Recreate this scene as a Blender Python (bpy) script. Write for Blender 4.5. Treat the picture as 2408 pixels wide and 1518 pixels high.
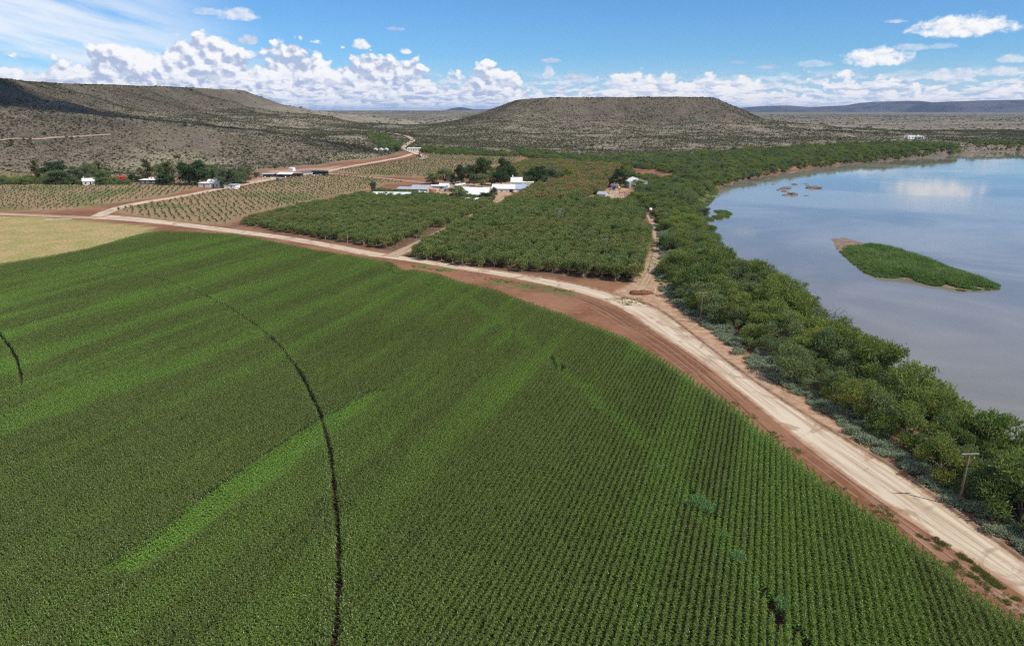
import bpy, bmesh, math, random
import numpy as np
from math import radians, degrees, sin, cos, tan, atan2, pi, sqrt, exp
from mathutils import Vector, Matrix, Euler

for o in list(bpy.data.objects):
    bpy.data.objects.remove(o, do_unlink=True)
scene = bpy.context.scene
COL = scene.collection
random.seed(11)
RNG = np.random.default_rng(11)

# ------------------------------------------------------------------ camera
FPX, PITCH, CAMH = 1606.0, radians(17.2), 50.0          # focal length and frame of a 2408 x 1518 picture
cam_data = bpy.data.cameras.new('camera')
cam_data.sensor_width = 36.0
cam_data.lens = 36.0 * FPX / 2408.0
cam_data.clip_start = 0.5
cam_data.clip_end = 90000.0
cam = bpy.data.objects.new('camera', cam_data)
COL.objects.link(cam)
cam.location = (0, 0, CAMH)
cam.rotation_euler = (radians(90) - PITCH, 0, 0)
scene.camera = cam

# ------------------------------------------------------------------ colour management and sampling
scene.view_settings.view_transform = 'Standard'
scene.view_settings.look = 'None'
scene.view_settings.exposure = 0.0
scene.view_settings.gamma = 1.0
scene.view_settings.use_curve_mapping = False
scene.render.engine = 'CYCLES'
cy = scene.cycles
cy.max_bounces = 5
cy.diffuse_bounces = 3
cy.glossy_bounces = 2
cy.transmission_bounces = 3
cy.volume_bounces = 0
cy.transparent_max_bounces = 32
cy.caustics_reflective = False
cy.caustics_refractive = False
cy.use_denoising = False
cy.use_adaptive_sampling = True
cy.adaptive_threshold = 0.012
cy.pixel_filter_type = 'BLACKMAN_HARRIS'
cy.filter_width = 1.3
cy.sample_clamp_indirect = 6.0

# ------------------------------------------------------------------ node helpers
class S:
    """A node socket with arithmetic."""
    def __init__(self, g, s): self.g, self.s = g, s
    def __add__(self, b): return self.g.m('ADD', self, b)
    __radd__ = __add__
    def __sub__(self, b): return self.g.m('SUBTRACT', self, b)
    def __rsub__(self, b): return self.g.m('SUBTRACT', b, self)
    def __mul__(self, b): return self.g.m('MULTIPLY', self, b)
    __rmul__ = __mul__
    def __truediv__(self, b): return self.g.m('DIVIDE', self, b)
    def __rtruediv__(self, b): return self.g.m('DIVIDE', b, self)
    def __neg__(self): return self.g.m('MULTIPLY', self, -1.0)

class G:
    def __init__(self, tree):
        self.t = tree; self.n = tree.nodes; self.l = tree.links
        self.n.clear()
    def put(self, sock, v):
        if isinstance(v, S): self.l.new(v.s, sock)
        elif v is not None:
            if isinstance(v, (tuple, list)) and len(v) == 3 and sock.type == 'RGBA': v = (*v, 1.0)
            sock.default_value = v
    def node(self, typ, ins=None, **props):
        nd = self.n.new(typ)
        for k, v in props.items(): setattr(nd, k, v)
        for k, v in (ins or {}).items(): self.put(nd.inputs[k], v)
        return nd
    def out(self, nd, k=0): return S(self, nd.outputs[k])
    def m(self, op, a, b=None, c=None, clamp=False):
        nd = self.n.new('ShaderNodeMath'); nd.operation = op; nd.use_clamp = clamp
        for i, v in enumerate((a, b, c)):
            if v is not None: self.put(nd.inputs[i], v)
        return S(self, nd.outputs[0])
    def clamp(self, a, lo=0.0, hi=1.0): return self.m('MAXIMUM', self.m('MINIMUM', a, hi), lo)
    def mx(self, a, b): return self.m('MAXIMUM', a, b)
    def mn(self, a, b): return self.m('MINIMUM', a, b)
    def ramp(self, v, lo, hi, smooth=True, a=0.0, b=1.0):
        nd = self.n.new('ShaderNodeMapRange')
        nd.interpolation_type = 'SMOOTHSTEP' if smooth else 'LINEAR'
        self.put(nd.inputs[0], v)
        for i, x in enumerate((lo, hi, a, b)): self.put(nd.inputs[1 + i], x)
        return S(self, nd.outputs[0])
    def xyz(self, x, y, z=0.0):
        nd = self.n.new('ShaderNodeCombineXYZ')
        for i, v in enumerate((x, y, z)): self.put(nd.inputs[i], v)
        return S(self, nd.outputs[0])
    def sep(self, v):
        nd = self.n.new('ShaderNodeSeparateXYZ'); self.put(nd.inputs[0], v)
        return [S(self, nd.outputs[i]) for i in range(3)]
    def noise(self, vec, scale=1.0, detail=4.0, rough=0.55, dist=0.0, dim='3D', lac=2.0):
        nd = self.n.new('ShaderNodeTexNoise'); nd.noise_dimensions = dim
        self.put(nd.inputs['Vector'], vec)
        for k, v in (('Scale', scale), ('Detail', detail), ('Roughness', rough), ('Distortion', dist), ('Lacunarity', lac)): self.put(nd.inputs[k], v)
        return S(self, nd.outputs[0])
    def voro(self, vec, scale=1.0, smooth=0.0, feature='F1', rnd=1.0, dim='3D'):
        nd = self.n.new('ShaderNodeTexVoronoi'); nd.voronoi_dimensions = dim
        nd.feature = feature
        self.put(nd.inputs['Vector'], vec); self.put(nd.inputs['Scale'], scale)
        if feature == 'SMOOTH_F1': self.put(nd.inputs['Smoothness'], smooth)
        self.put(nd.inputs['Randomness'], rnd)
        return S(self, nd.outputs[0])
    def mix(self, f, a, b, blend='MIX'):
        nd = self.n.new('ShaderNodeMix'); nd.data_type = 'RGBA'; nd.blend_type = blend
        self.put(nd.inputs[0], f); self.put(nd.inputs[6], a); self.put(nd.inputs[7], b)
        return S(self, nd.outputs[2])
    def scale(self, c, f): return self.mix(1.0, c, self.rgb(f), 'MULTIPLY')
    def rgb(self, v):
        nd = self.n.new('ShaderNodeCombineColor')
        for i in range(3): self.put(nd.inputs[i], v)
        return S(self, nd.outputs[0])
    def cramp(self, v, stops, interp='LINEAR'):
        nd = self.n.new('ShaderNodeValToRGB'); cr = nd.color_ramp; cr.interpolation = interp
        while len(cr.elements) < len(stops): cr.elements.new(0.5)
        for e, (p, c) in zip(cr.elements, stops): e.position = p; e.color = (*c, 1.0)
        self.put(nd.inputs[0], v)
        return S(self, nd.outputs[0])
    def attr(self, name, typ='GEOMETRY', out='Fac'):
        nd = self.n.new('ShaderNodeAttribute'); nd.attribute_name = name; nd.attribute_type = typ
        return S(self, nd.outputs[out])
    def pos(self): return S(self, self.n.new('ShaderNodeNewGeometry').outputs['Position'])

# ------------------------------------------------------------------ world: daylight sky with a bank of cumulus
SUN_H = Vector((0.85, -0.53)).normalized()
SUN_EL = radians(50)
SUN_V = Vector((SUN_H.x * cos(SUN_EL), SUN_H.y * cos(SUN_EL), sin(SUN_EL)))
SUN_AZ = atan2(SUN_H.x, SUN_H.y)

def az_el(px, py):
    a, b = (px - 1204) / FPX, -(py - 759) / FPX
    d = Vector((a, cos(PITCH) + b * sin(PITCH), -sin(PITCH) + b * cos(PITCH))).normalized()
    return degrees(atan2(d.x, d.y)), degrees(math.asin(d.z))

world = bpy.data.worlds.new('World')
scene.world = world
world.use_nodes = True
w = G(world.node_tree)
tc = w.node('ShaderNodeTexCoord')
dx, dy, dz = w.sep(w.out(tc, 'Generated'))
az = w.m('ARCTAN2', dx, dy) * 57.29578
el = w.m('ARCSINE', dz) * 57.29578
sky = w.node('ShaderNodeTexSky', sky_type='NISHITA', sun_disc=False, sun_elevation=SUN_EL, sun_rotation=SUN_AZ,
             altitude=1000.0, air_density=1.0, dust_density=0.4, ozone_density=1.6)
sky_col = w.out(sky)
sky_col = w.mix(1.0, sky_col, (0.50, 0.88, 1.27), 'MULTIPLY')

# --- the long bank of heaped cumulus along the horizon
top_pts = [(-240, 130), (0, 128), (110, 118), (200, 110), (290, 92), (330, 74), (420, 74), (520, 70), (590, 100), (640, 88), (670, 72), (700, 98), (800, 116),
           (880, 110), (930, 118), (1000, 152), (1060, 170), (1130, 142), (1185, 140), (1230, 175), (1300, 206), (1390, 192), (1460, 178), (1560, 160),
           (1640, 164), (1740, 166), (1830, 188), (1910, 190), (1985, 170), (2060, 180), (2180, 190), (2300, 205), (2640, 200)]
fc = w.node('ShaderNodeFloatCurve')
cv = fc.mapping.curves[0]
ae = [az_el(*p) for p in top_pts]
pts = [((a + 60) / 120, e * 0.94 / 10) for a, e in ae]
pts = [(0.0, 0.5)] + pts + [(1.0, 0.25)]
while len(cv.points) < len(pts): cv.points.new(0.5, 0.5)
for p, (x, y) in zip(cv.points, pts): p.location = (x, y); p.handle_type = 'AUTO_CLAMPED'
fc.mapping.update()
w.put(fc.inputs['Value'], (az + 60.0) / 120.0)
top = w.out(fc) * 10.0

cs, sn = 1.0, 1.0
def heap(daz, delv):
    """billowing height field of the cloud bank, sampled with an offset so that it can be lit from one side"""
    a, e = az + daz, el + delv
    n1 = w.noise(w.xyz(a * 0.52, e * 0.8 + 3.7), 0.55, 2.0, 0.5, 0.0, '2D')
    b1 = 1.0 - w.voro(w.xyz(a * 0.75 + n1 * 1.6, e * 1.05 + n1 * 0.7), 0.75, 0.3, 'SMOOTH_F1', 1.0, '2D')
    b2 = 1.0 - w.voro(w.xyz(a + n1 * 1.3 + 5.0, e * 1.2), 1.7, 0.3, 'SMOOTH_F1', 1.0, '2D')
    n2 = w.noise(w.xyz(a * 0.8 + 9.0, e * 1.1), 1.9, 6.0, 0.58, 0.0, '2D')
    return n1 * 1.5 + b1 * 0.75 + b2 * 0.34 + n2 * 0.62
h0 = heap(0.0, 0.0)
h1 = heap(0.30, 0.38)
inside = (top - el)                                      # degrees below the local top of the bank
body = inside * 1.05 + (h0 - 1.83) * 2.1
dens = w.ramp(body, -0.10, 0.40)
warm = w.ramp(az, -1.0, 8.0)                             # the right part of the bank stands farther off, whiter and smoother
lit = w.clamp(0.50 + (h0 - h1) * 1.15 + warm * 0.16)
shade_c = w.mix(warm, (4.6, 5.4, 7.4), (6.6, 7.2, 8.7))
bright_c = w.mix(warm, (10.0, 10.0, 10.2), (10.0, 9.8, 9.7))
cloud_c = w.mix(w.ramp(lit, 0.22, 0.72), shade_c, bright_c)
# --- flat little cumulus in rows below it
ee = w.m('LOGARITHM', w.mx(el, 0.0) + 0.45, 2.718)
def rows(da, de):
    return w.noise(w.xyz((az + da) * 0.62, (ee + de) * 4.6), 1.0, 6.0, 0.58, 0.0, '2D')
r0, r1 = rows(0, 0), rows(0.12, 0.10)
rowd = w.ramp(r0, 0.42, 0.53) * w.ramp(el, 3.2, 1.5)
row_l = w.clamp(0.5 + (r0 - r1) * 4.0)
row_c = w.mix(row_l, (4.4, 5.4, 7.6), (9.6, 9.7, 9.9))
# --- thin high cirrus at the upper left, and streaks
cc = w.xyz(az * 0.045 + el * 0.03, el * 0.26 + az * 0.055)
ci = w.noise(cc, 1.7, 5.0, 0.55, 0.0, '2D')
cmask = w.ramp(az + el * 0.9, -12.0, -26.0)
cirrus = w.ramp(ci, 0.30, 0.62) * cmask * 0.8
c2 = w.noise(w.xyz(az * 0.12, el * 1.5 - az * 0.06), 1.4, 5.0, 0.6, 0.0, '2D')
streak = w.ramp(c2, 0.56, 0.74) * 0.75 * w.mx(w.ramp(w.m('ABSOLUTE', el - (az * 0.10 + 6.0)), 1.1, 0.1) * w.ramp(az, 18.0, 28.0), w.ramp(w.m('ABSOLUTE', el - 9.3), 0.8, 0.1) * w.ramp(az, 2.0, 8.0))
# --- lone small clouds: px, py, half width, half height (picture pixels), strength, white or grey
loners = [(2262, 68, 95, 25, 1.0, 1.0), (2062, 140, 68, 23, 1.0, 1.0), (558, 38, 44, 17, .75, .75), (489, 30, 34, 8, .5, .6), (582, 96, 26, 13, .8, .25),
          (930, 69, 22, 5, .45, .2), (1292, 144, 26, 7, .8, .15), (1352, 182, 34, 9, .9, .15), (1290, 175, 14, 20, .7, .6), (1805, 158, 26, 6, .7, .2), (1735, 148, 18, 5, .5, .3),
          (1915, 152, 40, 9, .4, .6), (2140, 113, 42, 9, .5, .7), (2212, 110, 32, 7, .4, .65), (2110, 51, 26, 5, .6, .8), (2235, 178, 50, 13, .7, .7), (2350, 170, 50, 12, .7, .7),
          (850, 108, 22, 14, .95, .95), (953, 122, 14, 9, .9, 1.0), (55, 132, 20, 5, .5, .2), (20, 127, 16, 4, .5, .2), (2395, 140, 40, 10, .6, .7)]
ln = w.noise(w.xyz(az, el * 1.5), 1.1, 6.0, 0.6, 0.0, '2D')
ln2 = w.noise(w.xyz(az + 0.22, el * 1.5 + 0.36), 1.1, 6.0, 0.6, 0.0, '2D')
lone_d = None; lone_w = None
for px, py, hx, hy, st, wh in loners:
    a0, e0 = az_el(px, py)
    ra, re = degrees(hx / FPX), degrees(hy / FPX)
    u = (az - a0) / (ra * 1.0); v_ = (el - e0) / (re * 1.1)
    v_ = w.mx(v_, v_ * -1.7)                              # flat undersides
    d = w.ramp(1.0 - (u * u + v_ * v_) + (ln - 0.5) * 1.9, 0.02, 0.8) * st
    lone_d = d if lone_d is None else w.mx(lone_d, d)
    wv = d * wh
    lone_w = wv if lone_w is None else w.mx(lone_w, wv)
lwhite = w.clamp(lone_w / w.mx(lone_d, 0.01)) * 0.75 + w.clamp(0.5 + (ln - ln2) * 3.5) * 0.35
lone_c = w.mix(w.clamp(lwhite), (4.4, 5.2, 7.2), (9.9, 9.9, 10.0))

veil = w.ramp(el, 4.5, 0.0) * 0.55
c = w.mix(veil, sky_col, (6.6, 7.7, 9.6))
c = w.mix(cirrus, c, (9.3, 9.6, 10.0))
c = w.mix(w.clamp(streak), c, (9.3, 9.6, 10.0))
c = w.mix(dens, c, cloud_c)
c = w.mix(rowd * 0.85, c, row_c)
c = w.mix(lone_d, c, lone_c)
c = w.mix(w.ramp(el, 0.9, -0.3) * 0.35, c, (7.2, 8.2, 9.6))
bg = w.node('ShaderNodeBackground', {'Color': c, 'Strength': 0.1})
wo = w.node('ShaderNodeOutputWorld')
w.l.new(bg.outputs[0], wo.inputs[0])
world.cycles.sampling_method = 'MANUAL'
world.cycles.sample_map_resolution = 512

# ------------------------------------------------------------------ sun
sun_data = bpy.data.lights.new('sun', 'SUN')
sun_data.energy = 5.0
sun_data.angle = radians(0.53)
sun_data.color = (1.0, 0.955, 0.88)
sun = bpy.data.objects.new('sun', sun_data)
COL.objects.link(sun)
sun.rotation_euler = SUN_V.to_track_quat('Z', 'Y').to_euler()
sun.location = (200, -200, 400)

# ------------------------------------------------------------------ geometry helpers
def P(px, py, z=0.0):
    """the point at height z that the photograph shows at a pixel of its 2408 x 1518 copy"""
    a, b = (px - 1204) / FPX, -(py - 759) / FPX
    d = (a, cos(PITCH) + b * sin(PITCH), -sin(PITCH) + b * cos(PITCH))
    t = (z - CAMH) / d[2]
    return np.array([d[0] * t, d[1] * t])
def PP(pts, z=0.0): return np.array([P(x, y, z) for x, y in pts])

def poly_sdf(X, Y, poly):
    """signed distance to a closed polygon, negative inside"""
    poly = np.asarray(poly, float)
    d = np.full(X.shape, 1e18); inside = np.zeros(X.shape, bool)
    n = len(poly)
    for i in range(n):
        ax, ay = poly[i]; bx, by = poly[(i + 1) % n]
        ex, ey = bx - ax, by - ay
        wx, wy = X - ax, Y - ay
        t = np.clip((wx * ex + wy * ey) / max(ex * ex + ey * ey, 1e-9), 0, 1)
        d = np.minimum(d, (wx - ex * t) ** 2 + (wy - ey * t) ** 2)
        c = ((ay > Y) != (by > Y))
        with np.errstate(divide='ignore', invalid='ignore'):
            xi = ax + (Y - ay) / (by - ay if by != ay else 1e-9) * ex
        inside ^= (c & (X < xi))
    d = np.sqrt(d)
    return np.where(inside, -d, d)
def line_dist(X, Y, line):
    d = np.full(X.shape, 1e18); tt = np.zeros(X.shape); acc = 0.0
    for (ax, ay), (bx, by) in zip(line[:-1], line[1:]):
        ex, ey = bx - ax, by - ay
        L2 = max(ex * ex + ey * ey, 1e-9)
        t = np.clip(((X - ax) * ex + (Y - ay) * ey) / L2, 0, 1)
        q = (X - ax - ex * t) ** 2 + (Y - ay - ey * t) ** 2
        m = q < d
        d = np.where(m, q, d); tt = np.where(m, acc + t, tt)
        acc += 1
    return np.sqrt(d), tt
def inpoly(X, Y, poly): return poly_sdf(np.asarray(X, float), np.asarray(Y, float), poly) < 0
_NG = np.random.default_rng(5).random((256, 256))
def vnoise(X, Y, s, seed=0):
    x = X / s + seed * 17.3; y = Y / s + seed * 9.7
    xi = np.floor(x).astype(int); yi = np.floor(y).astype(int)
    fx = x - xi; fy = y - yi
    fx = fx * fx * (3 - 2 * fx); fy = fy * fy * (3 - 2 * fy)
    g = lambda i, j: _NG[i % 256, j % 256]
    return (g(xi, yi) * (1 - fx) + g(xi + 1, yi) * fx) * (1 - fy) + (g(xi, yi + 1) * (1 - fx) + g(xi + 1, yi + 1) * fx) * fy
def fbm(X, Y, s, o=4, seed=0, gain=0.5):
    r = 0; a = 1; tot = 0
    for k in range(o):
        r = r + a * (vnoise(X, Y, s, seed + k * 3) - 0.5); tot += a
        a *= gain; s *= 0.5
    return r / tot
def sstep(x, a, b):
    t = np.clip((x - a) / (b - a), 0, 1)
    return t * t * (3 - 2 * t)
def smooth_line(pts, step=3.0, rounds=2):
    p = np.asarray(pts, float)
    for _ in range(rounds):
        q = [p[0]]
        for a, b in zip(p[:-1], p[1:]): q += [a * .75 + b * .25, a * .25 + b * .75]
        q.append(p[-1]); p = np.array(q)
    s = np.r_[0, np.cumsum(np.hypot(*np.diff(p, axis=0).T))]
    n = max(2, int(s[-1] / step))
    u = np.linspace(0, s[-1], n)
    return np.c_[np.interp(u, s, p[:, 0]), np.interp(u, s, p[:, 1])]

def set_props(o, kind=None, label=None, cat=None, group=None, tint=None):
    if kind: o['kind'] = kind
    if label: o['label'] = label
    if cat: o['category'] = cat
    if group: o['group'] = group
    if tint is not None: o['tint'] = float(tint)
    return o
def mesh_np(name, V, faces, mats, fm=None, smooth=False):
    """mesh from numpy vertices and an (n, k) face array, or a list of such arrays"""
    me = bpy.data.meshes.new(name)
    fl = faces if isinstance(faces, list) else [faces]
    fl = [np.asarray(f, np.int64) for f in fl if len(f)]
    loops = np.concatenate([f.ravel() for f in fl])
    sizes = np.concatenate([np.full(len(f), f.shape[1]) for f in fl])
    me.vertices.add(len(V)); me.vertices.foreach_set('co', np.asarray(V, np.float32).ravel())
    me.loops.add(len(loops)); me.loops.foreach_set('vertex_index', loops.astype(np.int32))
    me.polygons.add(len(sizes))
    me.polygons.foreach_set('loop_start', np.r_[0, np.cumsum(sizes)[:-1]].astype(np.int32))
    me.polygons.foreach_set('loop_total', sizes.astype(np.int32))
    for m_ in (mats if isinstance(mats, (list, tuple)) else [mats]): me.materials.append(m_)
    if fm is not None: me.polygons.foreach_set('material_index', np.asarray(fm, np.int32))
    me.polygons.foreach_set('use_smooth', np.full(len(sizes), smooth))
    me.update(calc_edges=True)
    return me
def vattr(me, name, arr):
    a = me.attributes.new(name, 'FLOAT', 'POINT'); a.data.foreach_set('value', np.asarray(arr, np.float32))
def link(name, me, parent=None, loc=None, rz=None):
    o = bpy.data.objects.new(name, me); COL.objects.link(o)
    if parent is not None: o.parent = parent
    if loc is not None: o.location = loc
    if rz is not None: o.rotation_euler = (0, 0, rz)
    return o
def empty(name, loc=(0, 0, 0), rz=0.0, **k):
    o = bpy.data.objects.new(name, None); COL.objects.link(o)
    o.location = loc; o.rotation_euler = (0, 0, rz); o.empty_display_size = 0.5
    return set_props(o, **k)
def material(name, build):
    m_ = bpy.data.materials.new(name); m_.use_nodes = True
    g = G(m_.node_tree)
    sh = build(g)
    out = g.node('ShaderNodeOutputMaterial')
    g.l.new(sh.s if isinstance(sh, S) else sh.outputs[0], out.inputs[0])
    return m_
def pbsdf(g, col, rough=0.8, spec=0.3, metal=0.0, normal=None):
    nd = g.node('ShaderNodeBsdfPrincipled', {'Base Color': col, 'Roughness': rough, 'Specular IOR Level': spec, 'Metallic': metal})
    if normal is not None: g.put(nd.inputs['Normal'], normal)
    return nd
def bump(g, h, strength=0.4, dist=0.2):
    return g.out(g.node('ShaderNodeBump', {'Height': h, 'Strength': strength, 'Distance': dist}))

# ------------------------------------------------------------------ terrain height
WATER = -3.0
shore_near = PP([(2440, 1035), (2408, 1012), (2330, 967), (2220, 892), (2100, 822), (2000, 772), (1920, 707), (1850, 652), (1730, 602), (1690, 548), (1667, 512)], 3.2)
shore_near = shore_near + np.array([-1.2, -0.6])
shore_far = PP([(1645, 505), (1652, 488), (1668, 468), (1692, 448), (1706, 437), (1750, 424), (1784, 417), (1857, 404), (1941, 392), (2047, 381), (2149, 372), (2251, 363), (2292, 359), (2332, 356), (2408, 355)], WATER)
s0 = shore_near[0]
river_poly = np.array([[s0[0] + 3, -160], [s0[0] + 1, 0]] + list(shore_near) + list(shore_far) + [[1500, 960], [3200, 1040], [3200, -160]])
river_line = river_poly

mesaL = np.array([(-600, 830), (-640, 940), (-735, 1170), (-690, 1252), (-665, 1471), (-640, 1730), (-820, 1850), (-2600, 1900), (-2600, 700), (-900, 740)], float)
mesaM = np.array([(5, 1480), (20, 1430), (80, 1402), (150, 1412), (230, 1390), (320, 1396), (385, 1404), (415, 1452), (405, 1600), (290, 1760), (60, 1760), (-10, 1640)], float)
prof_d = [-400, -80, -8, 0, 10, 30, 60, 105, 160, 230, 330, 450, 640, 800]
prof_L = [90, 86, 84, 82, 77, 69, 58, 44, 34, 26, 16.5, 8, 1.5, 0]
prof_M = [74, 72.5, 72, 70.5, 65, 55, 42, 29, 22, 16, 10.5, 5, 1, 0]
ridges = [([(-520, 640), (-400, 668), (-300, 702), (-220, 727), (-150, 745)], [26, 26, 19, 13, 3], 70.0),
          ([(-560, 600), (-430, 572), (-375, 530), (-338, 508)], [24, 18, 8, 1], 42.0),
          ([(560, 1130), (590, 1070), (640, 1010), (660, 980)], [7, 7, 4, 0], 65.0)]
def height(X, Y, detail=True):
    X = np.asarray(X, float); Y = np.asarray(Y, float)
    base = np.interp(Y, [700, 1000, 1300, 2500, 5000, 9000, 20000], [0, 6, 11, 18, 26, 36, 40])
    wob = fbm(X, Y, 130, 3, 1) * 62
    z = base.copy()
    dl = poly_sdf(X, Y, mesaL); dm = poly_sdf(X, Y, mesaM)
    gul = fbm(X, Y, 95, 3, 4)
    fl_ = sstep(dl, -10, 60) * sstep(dl, 600, 250); fm_ = sstep(dm, -10, 60) * sstep(dm, 560, 200)
    z = z + np.interp(dl + wob * fl_, prof_d, prof_L) + gul * 13 * fl_
    zm = np.interp(dm + wob * fm_ * 0.5, prof_d, prof_M) + gul * 11 * fm_
    zm = zm - 7 * sstep(X, 120, -60) * sstep(dm, 80, -20)
    z = np.maximum(z, base * 0.3 + zm) + np.minimum(z - base, zm) * 0.25
    for line, hs, wd in ridges:
        d, t = line_dist(X, Y, line)
        z = z + np.interp(t, range(len(hs)), hs) * np.exp(-(d / wd) ** 2)
    veld = veldness(X, Y)
    if detail: z = z + veld * (fbm(X, Y, 180, 4, 8) * 5.0 + fbm(X, Y, 34, 3, 21) * 1.6)
    far = sstep(Y, 2600, 4200)
    z = z + far * sstep(X, -150, -500) * 24 * sstep(Y, 3800, 4600) - far * 3 * fbm(X, Y, 900, 2, 3)
    # river bed and banks
    sd = poly_sdf(X, Y, river_poly)
    bank_w = 11.0
    land = WATER - 0.25 + (z - WATER + 0.25) * sstep(sd, -0.5, bank_w)
    land = land + 0.35 * sstep(sd, 0, 2) * sstep(sd, bank_w, 4)
    z = np.where(sd > 0, land, WATER - 0.25 - 2.5 * sstep(sd, 0, -9))
    return z
farm_poly = PP([(-500, 445), (-200, 439), (0, 437), (330, 437), (560, 441), (620, 420), (700, 414), (760, 405), (880, 390), (960, 378), (990, 372), (1030, 371), (1230, 375), (1400, 380), (1700, 372), (1900, 366)], 0)
farm_poly = np.array(list(farm_poly) + [[330, 600], [400, 0], [400, -400], [-900, -400], [-900, 380]])
def veldness(X, Y): return sstep(poly_sdf(X, Y, farm_poly) + fbm(X, Y, 40, 2, 2) * 14, -5, 9)
def hz(x, y): return float(height(np.array([x]), np.array([y]))[0])
def PT(px, py):
    """where the line of sight through a pixel meets the terrain"""
    a, b = (px - 1204) / FPX, -(py - 759) / FPX
    d = np.array([a, cos(PITCH) + b * sin(PITCH), -sin(PITCH) + b * cos(PITCH)])
    t = np.linspace(60, 2600, 1400)
    zz = CAMH + d[2] * t; hh = height(d[0] * t, d[1] * t)
    k = np.argmax(zz < hh)
    if k == 0: return np.array([d[0] * t[-1], d[1] * t[-1], hh[-1]])
    f = (zz[k - 1] - hh[k - 1]) / ((zz[k - 1] - hh[k - 1]) - (zz[k] - hh[k]) + 1e-9)
    tt = t[k - 1] + f * (t[k] - t[k - 1])
    return np.array([d[0] * tt, d[1] * tt, hz(d[0] * tt, d[1] * tt)])

def axis(*seg):
    out = [seg[0][0]]
    for a, b, st in seg: out += list(np.linspace(a, b, max(2, int(round((b - a) / st)) + 1))[1:])
    return np.array(out)
def geo(a, b, n): return list(np.geomspace(abs(a), abs(b), n) * np.sign(a))
gx = np.r_[geo(-45000, -1500, 14)[:-1], axis((-1500, -300, 10), (-300, 10, 3), (10, 160, 1.5), (160, 480, 4), (480, 1500, 10)), geo(1500, 45000, 14)[1:]]
gy = np.r_[-400, -200, axis((-120, 40, 10), (40, 280, 2), (280, 480, 4), (480, 1000, 5), (1000, 2000, 9)), geo(2000, 60000, 26)[1:]]
XX, YY = np.meshgrid(gx, gy)
ZZ = height(XX, YY)

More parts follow.
